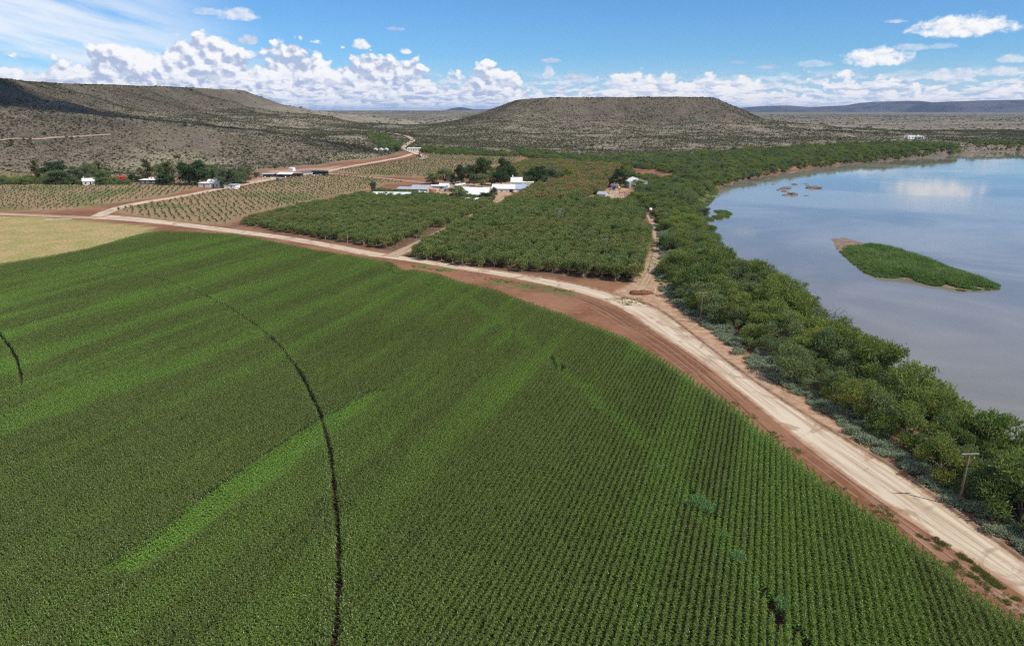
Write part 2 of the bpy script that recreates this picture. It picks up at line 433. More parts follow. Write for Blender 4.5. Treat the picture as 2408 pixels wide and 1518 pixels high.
# ------------------------------------------------------------------ ground material
def soil_colour(g, p):
    """red-brown farm soil, also used under road shoulders so that the edges agree"""
    x, y, z = g.sep(p)
    v = g.xyz(x, y, 0.0)
    n1 = g.noise(v, 0.045, 5.0, 0.6, 0.4)
    n2 = g.noise(v, 0.5, 6.0, 0.65)
    n3 = g.noise(v, 3.5, 3.0, 0.6)
    c = g.mix(g.ramp(n1, 0.35, 0.65), (0.175, 0.074, 0.038), (0.255, 0.128, 0.070))
    c = g.mix(g.ramp(n2, 0.45, 0.75) * 0.45, c, (0.320, 0.185, 0.108))
    c = g.mix(g.ramp(n2, 0.42, 0.22) * 0.55, c, (0.120, 0.058, 0.034))
    c = g.mix(g.ramp(n3, 0.62, 0.8) * 0.25, c, (0.40, 0.30, 0.22))
    return c, n2, n3
def ground_build(g):
    p = g.pos(); x, y, z = g.sep(p)
    v = g.xyz(x, y, 0.0)
    soil, n2, n3 = soil_colour(g, p)
    veld = g.attr('veld'); dark = g.attr('orchard'); dry = g.attr('dry'); sand = g.attr('sand'); steep = g.attr('steep'); grass = g.attr('grass'); gravel = g.attr('gravel')
    a = g.noise(v, 0.006, 6.0, 0.62, 0.8)
    b = g.noise(v, 0.035, 6.0, 0.65, 0.4)
    c3 = g.noise(v, 0.32, 5.0, 0.7)
    vc = g.mix(g.ramp(b, 0.3, 0.7), (0.132, 0.102, 0.076), (0.230, 0.184, 0.138))
    vc = g.mix(g.ramp(a, 0.50, 0.66) * 0.75, vc, (0.285, 0.258, 0.158))          # patches of pale dry grass
    vc = g.mix(g.ramp(a, 0.46, 0.34) * 0.7, vc, (0.125, 0.122, 0.068))           # patches of low green scrub
    vc = g.mix(g.ramp(c3, 0.56, 0.74) * 0.5, vc, (0.29, 0.25, 0.20))            # stones
    vc = g.mix(g.ramp(c3, 0.46, 0.28) * 0.75, vc, (0.045, 0.046, 0.026))         # dwarf shrubs
    vc = g.mix(steep * 0.75, vc, g.mix(g.ramp(c3, 0.35, 0.65), (0.050, 0.042, 0.031), (0.138, 0.110, 0.079)))
    ap = g.attr('apron')
    vc = g.mix(ap * g.ramp(b, 0.25, 0.6) * 0.75, vc, g.mix(g.ramp(c3, .35, .65), (0.205, 0.170, 0.118), (0.330, 0.285, 0.205)))
    d = g.ramp(y, 1500.0, 6000.0)
    vc = g.mix(d * 0.75, vc, g.mix(g.ramp(a, .35, .65), (0.085, 0.088, 0.050), (0.185, 0.165, 0.110)))
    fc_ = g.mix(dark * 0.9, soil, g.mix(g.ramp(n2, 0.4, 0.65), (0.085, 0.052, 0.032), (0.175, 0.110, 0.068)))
    dr = g.mix(g.ramp(g.noise(v, 0.10, 5.0, 0.6), 0.38, 0.62), (0.400, 0.290, 0.135), (0.300, 0.265, 0.090))
    dr = g.mix(g.ramp(g.noise(v, 1.1, 4.0, 0.7), 0.40, 0.66), g.scale(dr, 0.72), g.scale(dr, 1.22))
    yg_ = g.attr('young')
    fc_ = g.mix(yg_ * 0.8, fc_, g.mix(g.ramp(n2, 0.35, 0.65), (0.225, 0.152, 0.085), (0.315, 0.245, 0.125)))
    fc_ = g.mix(dry, fc_, dr)
    gr = g.mix(g.ramp(n2, 0.35, 0.6), (0.050, 0.100, 0.020), (0.130, 0.155, 0.045))
    fc_ = g.mix(grass * g.ramp(n2, 0.30, 0.52), fc_, gr)
    sd = g.mix(g.ramp(n2, 0.38, 0.62), (0.330, 0.195, 0.115), (0.450, 0.310, 0.205))
    fc_ = g.mix(sand, fc_, sd)
    fc_ = g.mix(g.attr('maize') * 0.95, fc_, g.mix(n2, (0.026, 0.018, 0.012), (0.055, 0.036, 0.023)))  # moist soil, darkened further to stand in for shade in the maize gaps
    col = g.mix(veld, fc_, vc)
    col = g.mix(gravel, col, g.mix(n2, (0.10, 0.098, 0.10), (0.19, 0.185, 0.19)))
    col = g.mix(g.ramp(z, -1.4, -2.9) * 0.8, col, (0.105, 0.075, 0.050))        # damp river mud
    h = n2 * 0.6 + n3 * 0.25 + c3 * veld * 2.0
    return pbsdf(g, col, 0.95, 0.15, 0.0, bump(g, h, 0.5, 0.35))
M = {}
M['ground'] = material('ground_soil', ground_build)

nx, ny = len(gx), len(gy)
idx = np.arange(nx * ny).reshape(ny, nx)
quads = np.stack([idx[:-1, :-1], idx[:-1, 1:], idx[1:, 1:], idx[1:, :-1]], -1).reshape(-1, 4)
gm = mesh_np('ground', np.c_[XX.ravel(), YY.ravel(), ZZ.ravel()], quads, M['ground'], smooth=True)

# ------------------------------------------------------------------ layout of the fields (world metres)
corn_edge_px = [(2470, 1475), (2408, 1437), (2290, 1372), (2230, 1318), (2110, 1222), (1975, 1140), (1880, 1062), (1740, 952), (1600, 862), (1480, 790), (1400, 760), (1310, 728),
                (1228, 700), (1183, 682), (1136, 669), (1079, 657), (1040, 641), (987, 631), (945, 631), (936, 618), (880, 606), (750, 586), (640, 564), (560, 549), (450, 543), (380, 541)]
corn_edge = PP(corn_edge_px, 1.9)
corn_west = PP([(330, 549), (262, 567), (200, 584), (100, 603), (0, 618), (-260, 668)], 1.7)
corn_poly = np.array(list(corn_edge) + list(corn_west) + [[-160, 60], [-160, -60], [75, -60], [75, 20]])
dry_poly = np.array(list(PP([(372, 540), (250, 530), (120, 521), (0, 519), (-250, 516)], 0)) + list(corn_west[::-1] - np.array([0, 1.5])))
orchA = PP([(553, 531), (640, 548), (740, 563), (830, 577), (930, 592), (1010, 553), (1090, 515), (1168, 478), (1060, 470), (990, 462), (890, 456), (800, 474), (700, 496), (610, 518)], 0)
orchB = PP([(946, 604), (1085, 627), (1230, 641), (1380, 655), (1514, 669), (1540, 612), (1534, 560), (1518, 520), (1498, 490), (1400, 480), (1180, 486), (1115, 518), (1040, 556)], 0)
orchC = PP([(1190, 486), (1400, 479), (1372, 472), (1438, 452), (1446, 424), (1462, 396), (1345, 389), (1250, 385), (1200, 397), (1150, 411), (1200, 428), (1290, 441), (1240, 449), (1205, 470)], 0)
youngA = PP([(0, 508), (-120, 505), (-120, 434), (0, 435), (200, 437), (403, 439), (520, 446), (403, 473), (236, 496), (134, 507)], 0)
youngB = PP([(262, 504), (349, 520), (470, 531), (536, 534), (553, 521), (640, 498), (700, 487), (800, 464), (872, 452), (905, 441), (955, 437), (870, 428), (757, 425), (690, 433), (529, 461), (400, 483)], 0)
youngC = PP([(787, 418), (878, 402), (959, 390), (1007, 379), (1032, 369), (1120, 368), (1190, 371), (1236, 377), (1200, 392), (1080, 408), (1030, 426), (864, 425)], 0)
orch_all = np.minimum(np.minimum(poly_sdf(XX, YY, orchA), poly_sdf(XX, YY, orchB)), poly_sdf(XX, YY, orchC))
roadL_px = [(2480, 1445), (2408, 1393), (2230, 1276), (2045, 1153), (1842, 1000), (1763, 934), (1617, 823), (1541, 776), (1453, 716), (1352, 683), (1199, 651), (1072, 632), (945, 610), (860, 601), (771, 582), (637, 561), (529, 549), (430, 537), (295, 524), (215, 521)]
roadR_px = [(2480, 1376), (2408, 1325), (2240, 1207), (2109, 1112), (1924, 1000), (1763, 894), (1617, 780), (1541, 724), (1440, 692), (1352, 668), (1199, 641), (1072, 624), (945, 602), (860, 590), (771, 573), (637, 553), (529, 541), (430, 529), (295, 515), (236, 513)]
clearing = PP([(1478, 398), (1530, 401), (1582, 412), (1583, 426), (1520, 424), (1490, 410)], 0)
yard = PP([(1010, 441), (1075, 432), (1180, 432), (1300, 432), (1240, 447), (1200, 472), (1150, 483), (1150, 470), (1000, 468), (940, 448)], 0)
sheds_lot = PP([(1370, 473), (1425, 447), (1440, 425), (1470, 432), (1478, 450), (1468, 476)], 0)
kraal_lot = PP([(555, 452), (620, 432), (640, 420), (760, 412), (800, 406), (770, 422), (690, 430), (600, 445)], 0)
verge = np.array(list(PP([(2480, 1376), (2408, 1325), (2109, 1112), (1924, 1000), (1763, 894), (1617, 780), (1541, 724), (1440, 690), (1480, 668), (1520, 610), (1545, 560), (1560, 610), (1560, 680), (1620, 735), (1700, 800), (1790, 868), (1900, 945), (2000, 1015), (2110, 1098), (2250, 1205), (2408, 1310), (2480, 1360)], 0)))
veld_a = veldness(XX, YY)
gm.attributes.new  # masks for the ground material
vattr(gm, 'veld', veld_a.ravel())
wob = fbm(XX, YY, 14, 2, 6) * 5
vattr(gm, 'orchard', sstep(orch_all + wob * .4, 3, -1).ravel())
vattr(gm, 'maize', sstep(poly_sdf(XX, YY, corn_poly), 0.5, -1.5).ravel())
vattr(gm, 'dry', sstep(poly_sdf(XX, YY, dry_poly) + wob * .3, 1.0, -1.0).ravel())
lots = np.minimum(np.minimum(poly_sdf(XX, YY, yard), poly_sdf(XX, YY, sheds_lot)), poly_sdf(XX, YY, kraal_lot))
sandm = np.maximum(sstep(lots + wob, 4, -3), sstep(poly_sdf(XX, YY, verge) + wob * .25, 0.8, -0.8) * 0.85)
vattr(gm, 'sand', sandm.ravel())
yg = np.minimum(np.minimum(poly_sdf(XX, YY, youngA), poly_sdf(XX, YY, youngB)), poly_sdf(XX, YY, youngC))
vattr(gm, 'young', sstep(yg + wob * .3, 1, -2).ravel())
dM_, dL_ = poly_sdf(XX, YY, mesaM), poly_sdf(XX, YY, mesaL)
vattr(gm, 'apron', np.maximum(sstep(dM_, 90, 190) * sstep(dM_, 640, 380), sstep(dL_, 150, 260) * sstep(dL_, 640, 420) * (YY > 760)).ravel())
gy_, gx_ = np.gradient(ZZ, gy, gx)
slope = np.hypot(gx_, gy_)
vattr(gm, 'steep', (sstep(slope, 0.17, 0.36) * veld_a * (YY < 2600)).ravel())
grassm = sstep(yg, 2, -2) * sstep(fbm(XX, YY, 26, 3, 30), 0.02, 0.22) * 0.8
spit = PP([(1640, 512), (1626, 492), (1640, 468), (1685, 446), (1692, 450), (1655, 490), (1662, 508)], WATER)
grassm = np.maximum(grassm, sstep(poly_sdf(XX, YY, spit), 8, -2))
track_grass = PP([(1530, 560), (1548, 560), (1545, 610), (1530, 645), (1515, 640)], 0)
grassm = np.maximum(grassm, sstep(poly_sdf(XX, YY, track_grass) + wob, 2, -1))
for px_, py_, r_ in [(1235, 672, 5), (1050, 633, 4.5), (1000, 625, 4), (1290, 680, 5), (1175, 664, 4), (1330, 690, 4), (330, 430, 26), (380, 430, 14), (2180, 320, 9)]:
    q_ = P(px_, py_) if py_ > 400 else PT(px_, py_)[:2]
    grassm = np.maximum(grassm, sstep(np.hypot(XX - q_[0], (YY - q_[1]) * (1.0 if r_ < 10 else 1.6)), r_, r_ * .5))
vattr(gm, 'grass', grassm.ravel())
gq = PT(733, 404)[:2]
vattr(gm, 'gravel', sstep(np.hypot(XX - gq[0], (YY - gq[1]) * .7) + wob * 1.2, 15, 7).ravel())
set_props(link('ground', gm), 'structure', 'wide farm plain, riverbank and scrubby flat-topped hills of stony brown earth')

# ------------------------------------------------------------------ roads, tracks and shoulders
def road_build(light, dark, soil_mix=1.0):
    def f(g):
        p = g.pos(); x, y, z = g.sep(p)
        soil, n2, n3 = soil_colour(g, p)
        u = g.attr('across'); s = g.attr('along')
        lon = g.noise(g.xyz(u * 7.0, s * 0.035), 1.0, 5.0, 0.6, 0.0, '2D')
        lon2 = g.noise(g.xyz(u * 22.0, s * 0.10), 1.0, 3.0, 0.6, 0.0, '2D')
        blot = g.noise(g.xyz(x, y), 0.16, 6.0, 0.68, 0.6, '2D')
        c = g.mix(g.ramp(lon, 0.32, 0.62), dark, light)
        c = g.mix(g.ramp(lon2, 0.5, 0.75) * 0.5, c, g.mix(0.5, light, (0.62, 0.54, 0.43)))
        c = g.mix(g.ramp(blot, 0.54, 0.64) * 0.8, c, g.mix(0.5, dark, (0.26, 0.185, 0.125)))
        e = g.m('ABSOLUTE', u - 0.5) * 2.0
        edge = g.ramp(e + (blot - 0.5) * 0.75 + (n3 - 0.5) * 0.2, 0.70, 0.93)
        sand = g.mix(g.ramp(n2, 0.38, 0.62), (0.330, 0.195, 0.115), (0.450, 0.310, 0.205))
        c = g.mix(edge, c, g.mix(soil_mix, sand, soil))
        return pbsdf(g, c, 0.95, 0.12, 0.0, bump(g, n2 * 0.7 + lon2 * 0.4, 0.45, 0.2))
    return f
M['road'] = material('road_gravel', road_build((0.545, 0.450, 0.330), (0.390, 0.285, 0.185), 0.35))
M['track'] = material('track_earth', road_build((0.430, 0.320, 0.215), (0.270, 0.175, 0.110), 0.6))
M['rut'] = material('track_rut', road_build((0.300, 0.165, 0.100), (0.165, 0.078, 0.045), 1.0))
M['rut_dark'] = material('tyre_mark', road_build((0.150, 0.066, 0.036), (0.105, 0.048, 0.028), 1.0))
M['veld_track'] = material('track_veld', road_build((0.310, 0.250, 0.185), (0.210, 0.160, 0.115), 0.0))
def strip(name, left, right, mat, lift, kind='structure', label=None, nacross=9, hump=0.0, step=3.0, conform=False, parent=None):
    L, R = smooth_line(left, step), smooth_line(right, step)
    n = max(len(L), len(R))
    rs = lambda a: np.c_[np.interp(np.linspace(0, 1, n), np.linspace(0, 1, len(a)), a[:, 0]), np.interp(np.linspace(0, 1, n), np.linspace(0, 1, len(a)), a[:, 1])]
    L, R = rs(L), rs(R)
    u = np.linspace(0, 1, nacross)
    V = L[:, None, :] * (1 - u)[None, :, None] + R[:, None, :] * u[None, :, None]
    X, Y = V[..., 0], V[..., 1]
    Z = (height(X, Y) if conform else np.maximum(height(X, Y), 0) * 1.0) + lift
    if hump: Z = Z + hump * np.sin(u * pi)[None, :] ** 1.5 * (0.55 + 0.9 * vnoise(X, Y, 1.1, 3))
    along = np.r_[0, np.cumsum(np.hypot(*np.diff((L + R) / 2, axis=0).T))]
    ii = np.arange(n * nacross).reshape(n, nacross)
    F = np.stack([ii[:-1, :-1], ii[1:, :-1], ii[1:, 1:], ii[:-1, 1:]], -1).reshape(-1, 4)
    me = mesh_np(name, np.c_[X.ravel(), Y.ravel(), Z.ravel()], F[:, ::-1], mat, smooth=True)
    vattr(me, 'across', np.tile(u, n)); vattr(me, 'along', np.repeat(along, nacross))
    return set_props(link(name, me, parent), kind, label)
def ribbon(name, line, width, mat, lift, **k):
    c = smooth_line(line, k.get('step', 3.0))
    t = np.gradient(c, axis=0); t /= np.hypot(*t.T)[:, None] + 1e-9
    nrm = np.c_[-t[:, 1], t[:, 0]]
    wd = width if np.ndim(width) == 0 else np.interp(np.linspace(0, 1, len(c)), np.linspace(0, 1, len(width)), width)[:, None]
    return strip(name, c + nrm * wd / 2, c - nrm * wd / 2, mat, lift, **k)
cl = PP(roadL_px, 0); cr_ = PP(roadR_px, 0)
mid = (cl + cr_) / 2; ext = 1.22
strip('road', mid + (cl - mid) * ext, mid + (cr_ - mid) * ext, M['road'], 0.012, label='pale sandy gravel road curving between the maize and the river thicket')
ribbon('road', PP([(222, 519), (250, 508), (300, 493), (430, 474), (529, 456), (644, 436), (690, 428), (757, 421), (798, 412), (878, 397), (940, 387), (975, 380), (994, 373)], 0), [7, 7, 6.5, 6.5, 6, 6, 7], M['road'], 0.016, label='pale dirt road running from the field corner up past the livestock pens')
rd2 = np.array([PT(*q)[:2] for q in [(986, 376), (1001, 372), (997, 367), (984, 364), (966, 357), (944, 350), (951, 344), (970, 334), (971, 328), (958, 321), (940, 317), (915, 313), (895, 310)]])
ribbon('road', rd2, [8, 8, 6, 6, 7, 7, 7, 7, 6], M['road'], 0.45, conform=True, step=4, label='dirt road winding away up the valley between the two mesas')
ribbon('track', PP([(757, 421), (800, 424), (870, 427), (959, 432), (1010, 436), (1060, 443)], 0), 5.0, M['track'], 0.020, label='dirt track running from the pens to the workshop yard')
ribbon('track', PP([(225, 519), (150, 518), (0, 515), (-250, 511)], 0), [7, 6, 6, 6], M['track'], 0.022, label='reddish earth track along the top of the dry yellow field')
ribbon('track', PP([(915, 603), (945, 592), (985, 572), (1045, 543), (1085, 524), (1120, 506), (1150, 489), (1172, 479), (1200, 462)], 0), [7, 5, 5, 5, 5, 5, 6, 8], M['track'], 0.026, label='sandy track between the two blocks of mature orchard')
ribbon('track', PP([(1497, 690), (1512, 672), (1530, 642), (1541, 606), (1548, 574), (1530, 512), (1520, 496)], 0), 2.8, M['track'], 0.024, label='two-wheel track along the river side of the orchard')
ribbon('track', PP([(1430, 482), (1440, 462), (1447, 447), (1450, 432), (1460, 418)], 0), [9, 8, 7, 6, 5], M['track'], 0.020, label='pale track leading past the plank shed to the white barn')
vt = np.array([PT(*q)[:2] for q in [(0, 331), (60, 327), (130, 323), (200, 320), (262, 317)]])
ribbon('track', vt, 2.4, M['veld_track'], 0.45, conform=True, step=5, label='faint stony track along the crest of the shaded hillside')
vt2 = np.array([PT(*q)[:2] for q in [(2028, 354), (2040, 346), (2052, 339), (2075, 334), (2100, 330), (2125, 327)]])
ribbon('track', vt2, 5.0, M['veld_track'], 0.45, conform=True, step=5, label='pale drive climbing from the river trees to the white hill house')
# berm of graded soil along the road, and wheel ruts with grass on the maize side
rr = smooth_line(mid + (cr_ - mid) * 1.30, 1.5)[:130]
M['berm'] = material('berm_soil', lambda g: pbsdf(g, g.mix(g.ramp(soil_colour(g, g.pos())[1], .35, .65), (0.215, 0.132, 0.082), (0.340, 0.220, 0.142)), 0.95, 0.1))
ribbon('earth_berm', rr, 0.9, M['berm'], 0.0, nacross=6, hump=0.26, step=0.7, label='low ridge of graded earth along the river side of the gravel road')
rut = PP([(2480, 1485), (2408, 1442), (2330, 1385), (2240, 1318), (2160, 1258), (2080, 1198), (2000, 1136)], 0)
ribbon('track', rut, [2.8, 2.6, 2.4, 2.2, 1.8, 1.2, .4], M['rut'], 0.008, step=2.0, label='reddish wheel rut between the maize and the gravel road')

lsm = smooth_line(PP([(2060, 1164), (1842, 1002), (1763, 936), (1617, 826), (1541, 778), (1453, 718), (1352, 686), (1199, 655)], 0), 1.5)
lt = np.gradient(lsm, axis=0); lt /= np.hypot(*lt.T)[:, None]; ln_ = np.c_[-lt[:, 1], lt[:, 0]]
if ln_[0] @ (P(1800, 1100) - lsm[0]) < 0: ln_ = -ln_
sw = np.arange(len(lsm))
for k, (a0, b0, of, am, lb) in enumerate([(0, 70, 2.0, .3, 'closest to the gravel road'), (12, 95, 3.6, .9, 'weaving across the red soil'), (30, 84, 5.6, .5, 'close along the maize'), (50, 120, 3.0, .7, 'past the bend of the gravel road')]):
    for s_ in (-.85, .85):
        q_ = lsm[a0:b0] + ln_[a0:b0] * (of + am * np.sin(sw[a0:b0] * .09 + k) + s_)[:, None]
        ribbon('tyre_track', q_[::3], .42, M['rut_dark'] if k % 2 else M['rut'], 0.010 + .004 * k + (.002 if s_ > 0 else 0), step=1.5, nacross=4, label=f"{'inner' if s_ < 0 else 'outer'} wheel mark of the tyre tracks {lb}")

# ------------------------------------------------------------------ river, island, distant mountains
def water_build(g):
    p = g.pos(); x, y, z = g.sep(p)
    v = g.xyz(x, y * 1.0, 0.0)
    n1 = g.noise(g.xyz(x * 0.35, y), 0.9, 4.0, 0.6, 0.3)
    n2 = g.noise(v, 0.05, 4.0, 0.6, 0.6)
    n3 = g.noise(g.xyz(x * .6, y * .6), 0.012, 4.0, 0.6, 1.2)
    col = g.mix(g.ramp(n3, 0.38, 0.62), (0.180, 0.164, 0.132), (0.290, 0.262, 0.212))
    gust = g.ramp(n3, 0.45, 0.68)
    rough = 0.03 + gust * 0.06
    h = n1 * (0.35 + gust * 0.7) + n2 * 0.8
    return pbsdf(g, col, rough, 0.5, 0.0, bump(g, h, 0.07, 0.25))
M['water'] = material('river_water', water_build)
wx = np.r_[-30, 20, 60, 120, 200, 400, 800, 1600, 3200]; wy = np.r_[-160, 0, 100, 200, 400, 600, 800, 1060]
WX, WY = np.meshgrid(wx, wy)
wi = np.arange(WX.size).reshape(WX.shape)
wq = np.stack([wi[:-1, :-1], wi[:-1, 1:], wi[1:, 1:], wi[1:, :-1]], -1).reshape(-1, 4)
# trim the sheet to the river side so that it does not run under the fields
keep = poly_sdf(WX, WY, river_poly) < 400
set_props(link('river', mesh_np('river', np.c_[WX.ravel(), WY.ravel(), np.full(WX.size, WATER)], wq, M['water'])), 'structure', 'broad muddy river reflecting the blue sky')

isl_px = [(1944, 562), (1953, 556), (1964, 560), (1972, 553), (1985, 555), (2040, 570), (2100, 585), (2160, 601), (2230, 628), (2290, 648), (2350, 670), (2352, 681), (2320, 683), (2270, 686), (2215, 677), (2150, 664), (2105, 655), (2060, 652), (2030, 640), (2005, 622), (1990, 606), (1968, 592), (1955, 586)]
isl = PP(isl_px, WATER)
ib = np.c_[isl.min(0) - 3, isl.max(0) + 3]
ix, iy = np.meshgrid(np.arange(ib[0, 0], ib[0, 1], 1.0), np.arange(ib[1, 0], ib[1, 1], 1.0))
isd = poly_sdf(ix, iy, isl) + fbm(ix, iy, 6, 2, 12) * 1.6
iz = WATER - 0.5 + 0.85 * sstep(isd, 1.5, -5) + 0.35 * sstep(isd, -3, -14) + fbm(ix, iy, 5, 3, 9) * 0.25
ii = np.arange(ix.size).reshape(ix.shape)
iq = np.stack([ii[:-1, :-1], ii[:-1, 1:], ii[1:, 1:], ii[1:, :-1]], -1).reshape(-1, 4)
iq = iq[(isd.ravel()[iq] < 3).any(1)]
M['sandbar'] = material('sandbar', lambda g: pbsdf(g, g.mix(g.ramp(g.noise(g.pos(), 0.6, 5.0, 0.6), 0.35, 0.65), (0.155, 0.105, 0.070), (0.260, 0.185, 0.125)), 0.85, 0.25))
set_props(link('sandbar', mesh_np('sandbar', np.c_[ix.ravel(), iy.ravel(), iz.ravel()], iq, M['sandbar'], smooth=True)), 'structure', 'low brown sandbar under the reeds of the river island')

def range_mesh(name, px_top, dist, depth, mat, label, base=-20):
    """a far flat-topped range: crest heights along a bearing line, slopes falling towards and away from the camera"""
    top = np.array([[*(lambda q: (sin(radians(q[0])) * dist / cos(radians(q[0])) , dist, CAMH + tan(radians(q[1])) * dist / cos(radians(q[0]))))(az_el(*p))] for p in px_top])
    s = np.linspace(0, 1, 160)
    cx_ = np.interp(s, np.linspace(0, 1, len(top)), top[:, 0]); hz_ = np.interp(cx_, top[:, 0], top[:, 2])
    prof = [(-1.0, 0.0), (-0.72, 0.12), (-0.50, 0.30), (-0.34, 0.52), (-0.24, 0.70), (-0.17, 0.88), (-0.12, 0.98), (0.0, 1.0), (0.5, 1.0), (1.0, 0.0)]
    rows_ = []
    for k, (d, f) in enumerate(prof):
        g_ = fbm(cx_, np.full_like(cx_, k * dist * .03), dist * .05, 4, 40) if 0 < k < 6 else 0
        hh = base + (hz_ - base) * np.clip(f + g_ * 0.30, 0, 1)
        rows_.append(np.c_[cx_, np.full_like(cx_, dist + d * depth) + fbm(cx_, cx_ * 0, dist * .04, 3, 50 + k) * depth * 0.12, hh])
    V = np.array(rows_); n, m_ = V.shape[:2]
    ii = np.arange(n * m_).reshape(n, m_)
    F = np.stack([ii[:-1, :-1], ii[:-1, 1:], ii[1:, 1:], ii[1:, :-1]], -1).reshape(-1, 4)
    return set_props(link(name, mesh_np(name, V.reshape(-1, 3), F, mat, smooth=True)), 'structure', label)
def mount_build(g):
    p = g.pos(); x, y, z = g.sep(p)
    n = g.noise(p, 0.0016, 6.0, 0.65, 0.6)
    return pbsdf(g, g.mix(g.ramp(n, 0.35, 0.65), (0.026, 0.026, 0.034), (0.085, 0.076, 0.074)), 0.95, 0.1)
M['mountain'] = material('mountain_rock', mount_build)
range_mesh('mountains', [(1700, 262), (1770, 254), (1800, 251), (1845, 248), (1880, 251), (1905, 254), (1960, 251), (2040, 247), (2075, 241), (2110, 238), (2150, 237), (2168, 239), (2180, 246), (2194, 254), (2212, 260), (2240, 264)], 13000, 1700, M['mountain'], 'long blue tableland far across the plain, highest at its right end')
range_mesh('mountains', [(2188, 264), (2204, 255), (2217, 247), (2232, 241), (2290, 238), (2370, 235), (2440, 234), (2560, 233), (2700, 236)], 11000, 1600, M['mountain'], 'blue flat-topped tableland running out of the frame')
range_mesh('mountains', [(1030, 261), (1052, 258), (1064, 254), (1082, 252), (1096, 254), (1112, 257), (1150, 257), (1180, 261)], 15000, 900, M['mountain'], 'small blue hill on the horizon beside the flat mesa')

# ------------------------------------------------------------------ plants: materials
def leaf_build(ca, cb, cdry=None, transl=0.35, rough=0.55, spec=0.25, fine=0.6, big=0.05, dryness=0.0, tintc=None):
    def f(g):
        p = g.pos()
        oi = g.node('ShaderNodeObjectInfo'); rnd = S(g, oi.outputs['Random'])
        tint = g.attr('tint', 'INSTANCER')
        n = g.noise(p, fine, 3.0, 0.6)
        nb = g.noise(p, big, 3.0, 0.5)
        k = g.clamp(g.ramp(n, 0.32, 0.68) * 0.45 + rnd * 0.40 + g.ramp(nb, 0.35, 0.65) * 0.25 - 0.05)
        c = g.mix(k, ca, cb)
        if tintc is not None: c = g.mix(g.clamp(tint), c, tintc)
        if cdry is not None: c = g.mix(g.ramp(g.m('FRACT', rnd * 7.31 + n * 0.9), 1.0 - dryness, 1.0) * 0.85, c, cdry)
        d = g.node('ShaderNodeBsdfPrincipled', {'Base Color': c, 'Roughness': rough, 'Specular IOR Level': spec})
        t = g.node('ShaderNodeBsdfTranslucent', {'Color': g.mix(1.0, c, (1.25, 1.35, 0.7), 'MULTIPLY')})
        mx = g.node('ShaderNodeMixShader', {0: transl})
        g.l.new(d.outputs[0], mx.inputs[1]); g.l.new(t.outputs[0], mx.inputs[2])
        return mx
    return f
M['corn_leaf'] = material('maize_leaf', leaf_build((0.056, 0.098, 0.018), (0.114, 0.168, 0.032), (0.21, 0.19, 0.07), 0.22, 0.38, 0.5, 0.9, 0.03, 0.06, (0.165, 0.335, 0.042)))  # lower leaves coloured darker than top ones to deepen the shade between rows
M['tassel'] = material('maize_tassel', leaf_build((0.175, 0.215, 0.055), (0.255, 0.285, 0.080), None, 0.3, 0.7, 0.2))
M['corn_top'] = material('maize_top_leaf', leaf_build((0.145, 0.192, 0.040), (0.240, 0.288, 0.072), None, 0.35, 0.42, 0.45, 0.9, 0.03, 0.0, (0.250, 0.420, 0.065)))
M['stalk'] = material('maize_stalk', leaf_build((0.06, 0.085, 0.025), (0.09, 0.11, 0.04), None, 0.1))
M['orchard_leaf'] = material('orchard_leaf', leaf_build((0.075, 0.122, 0.032), (0.208, 0.245, 0.058), (0.307, 0.162, 0.078), 0.2, 0.45, 0.40, 0.8, 0.06, 0.05, (0.412, 0.201, 0.095)))
M['acacia_leaf'] = material('acacia_leaf', leaf_build((0.098, 0.150, 0.048), (0.263, 0.303, 0.076), (0.403, 0.316, 0.077), 0.30, 0.7, 0.15, 0.35, 0.04, 0.07))
M['saltbush_leaf'] = material('saltbush_leaf', leaf_build((0.196, 0.237, 0.165), (0.326, 0.367, 0.259), (0.239, 0.202, 0.163), 0.25, 0.8, 0.1, 0.5, 0.05, 0.12))
M['thicket_leaf'] = material('thicket_leaf', leaf_build((0.088, 0.146, 0.059), (0.208, 0.246, 0.105), (0.296, 0.244, 0.092), 0.27, 0.7, 0.15, 0.4, 0.02, 0.06))
M['dark_leaf'] = material('dark_leaf', leaf_build((0.023, 0.049, 0.015), (0.069, 0.115, 0.029), None, 0.25, 0.5, 0.3, 0.5))
M['gum_leaf'] = material('gum_leaf', leaf_build((0.074, 0.081, 0.027), (0.169, 0.155, 0.047), (0.216, 0.149, 0.041), 0.3, 0.6, 0.25, 0.5, 0.05, 0.2))
M['grey_leaf'] = material('grey_leaf', leaf_build((0.085, 0.116, 0.059), (0.163, 0.194, 0.109), None, 0.3, 0.7, 0.2, 0.5))
M['bright_leaf'] = material('bright_leaf', leaf_build((0.121, 0.182, 0.018), (0.286, 0.352, 0.028), None, 0.4, 0.55, 0.25, 0.5))
M['reed_leaf'] = material('reed_leaf', leaf_build((0.088, 0.161, 0.044), (0.195, 0.273, 0.094), (0.319, 0.273, 0.136), 0.35, 0.6, 0.2, 0.25, 0.05, 0.1))
M['grass_leaf'] = material('grass_leaf', leaf_build((0.089, 0.126, 0.029), (0.211, 0.216, 0.062), (0.389, 0.240, 0.140), 0.3, 0.7, 0.15, 0.4, 0.05, 0.15))
M['drygrass_leaf'] = material('drygrass_leaf', leaf_build((0.310, 0.235, 0.105), (0.400, 0.330, 0.145), (0.20, 0.23, 0.06), 0.3, 0.8, 0.1, 0.12, 0.03, 0.25))
M['scrub_leaf'] = material('scrub_leaf', leaf_build((0.043, 0.050, 0.022), (0.143, 0.144, 0.068), (0.269, 0.235, 0.147), 0.2, 0.8, 0.1, 0.05, 0.01, 0.20))
M['rust_leaf'] = material('rust_leaf', leaf_build((0.20, 0.10, 0.05), (0.32, 0.17, 0.09), None, 0.2, 0.8, 0.1))
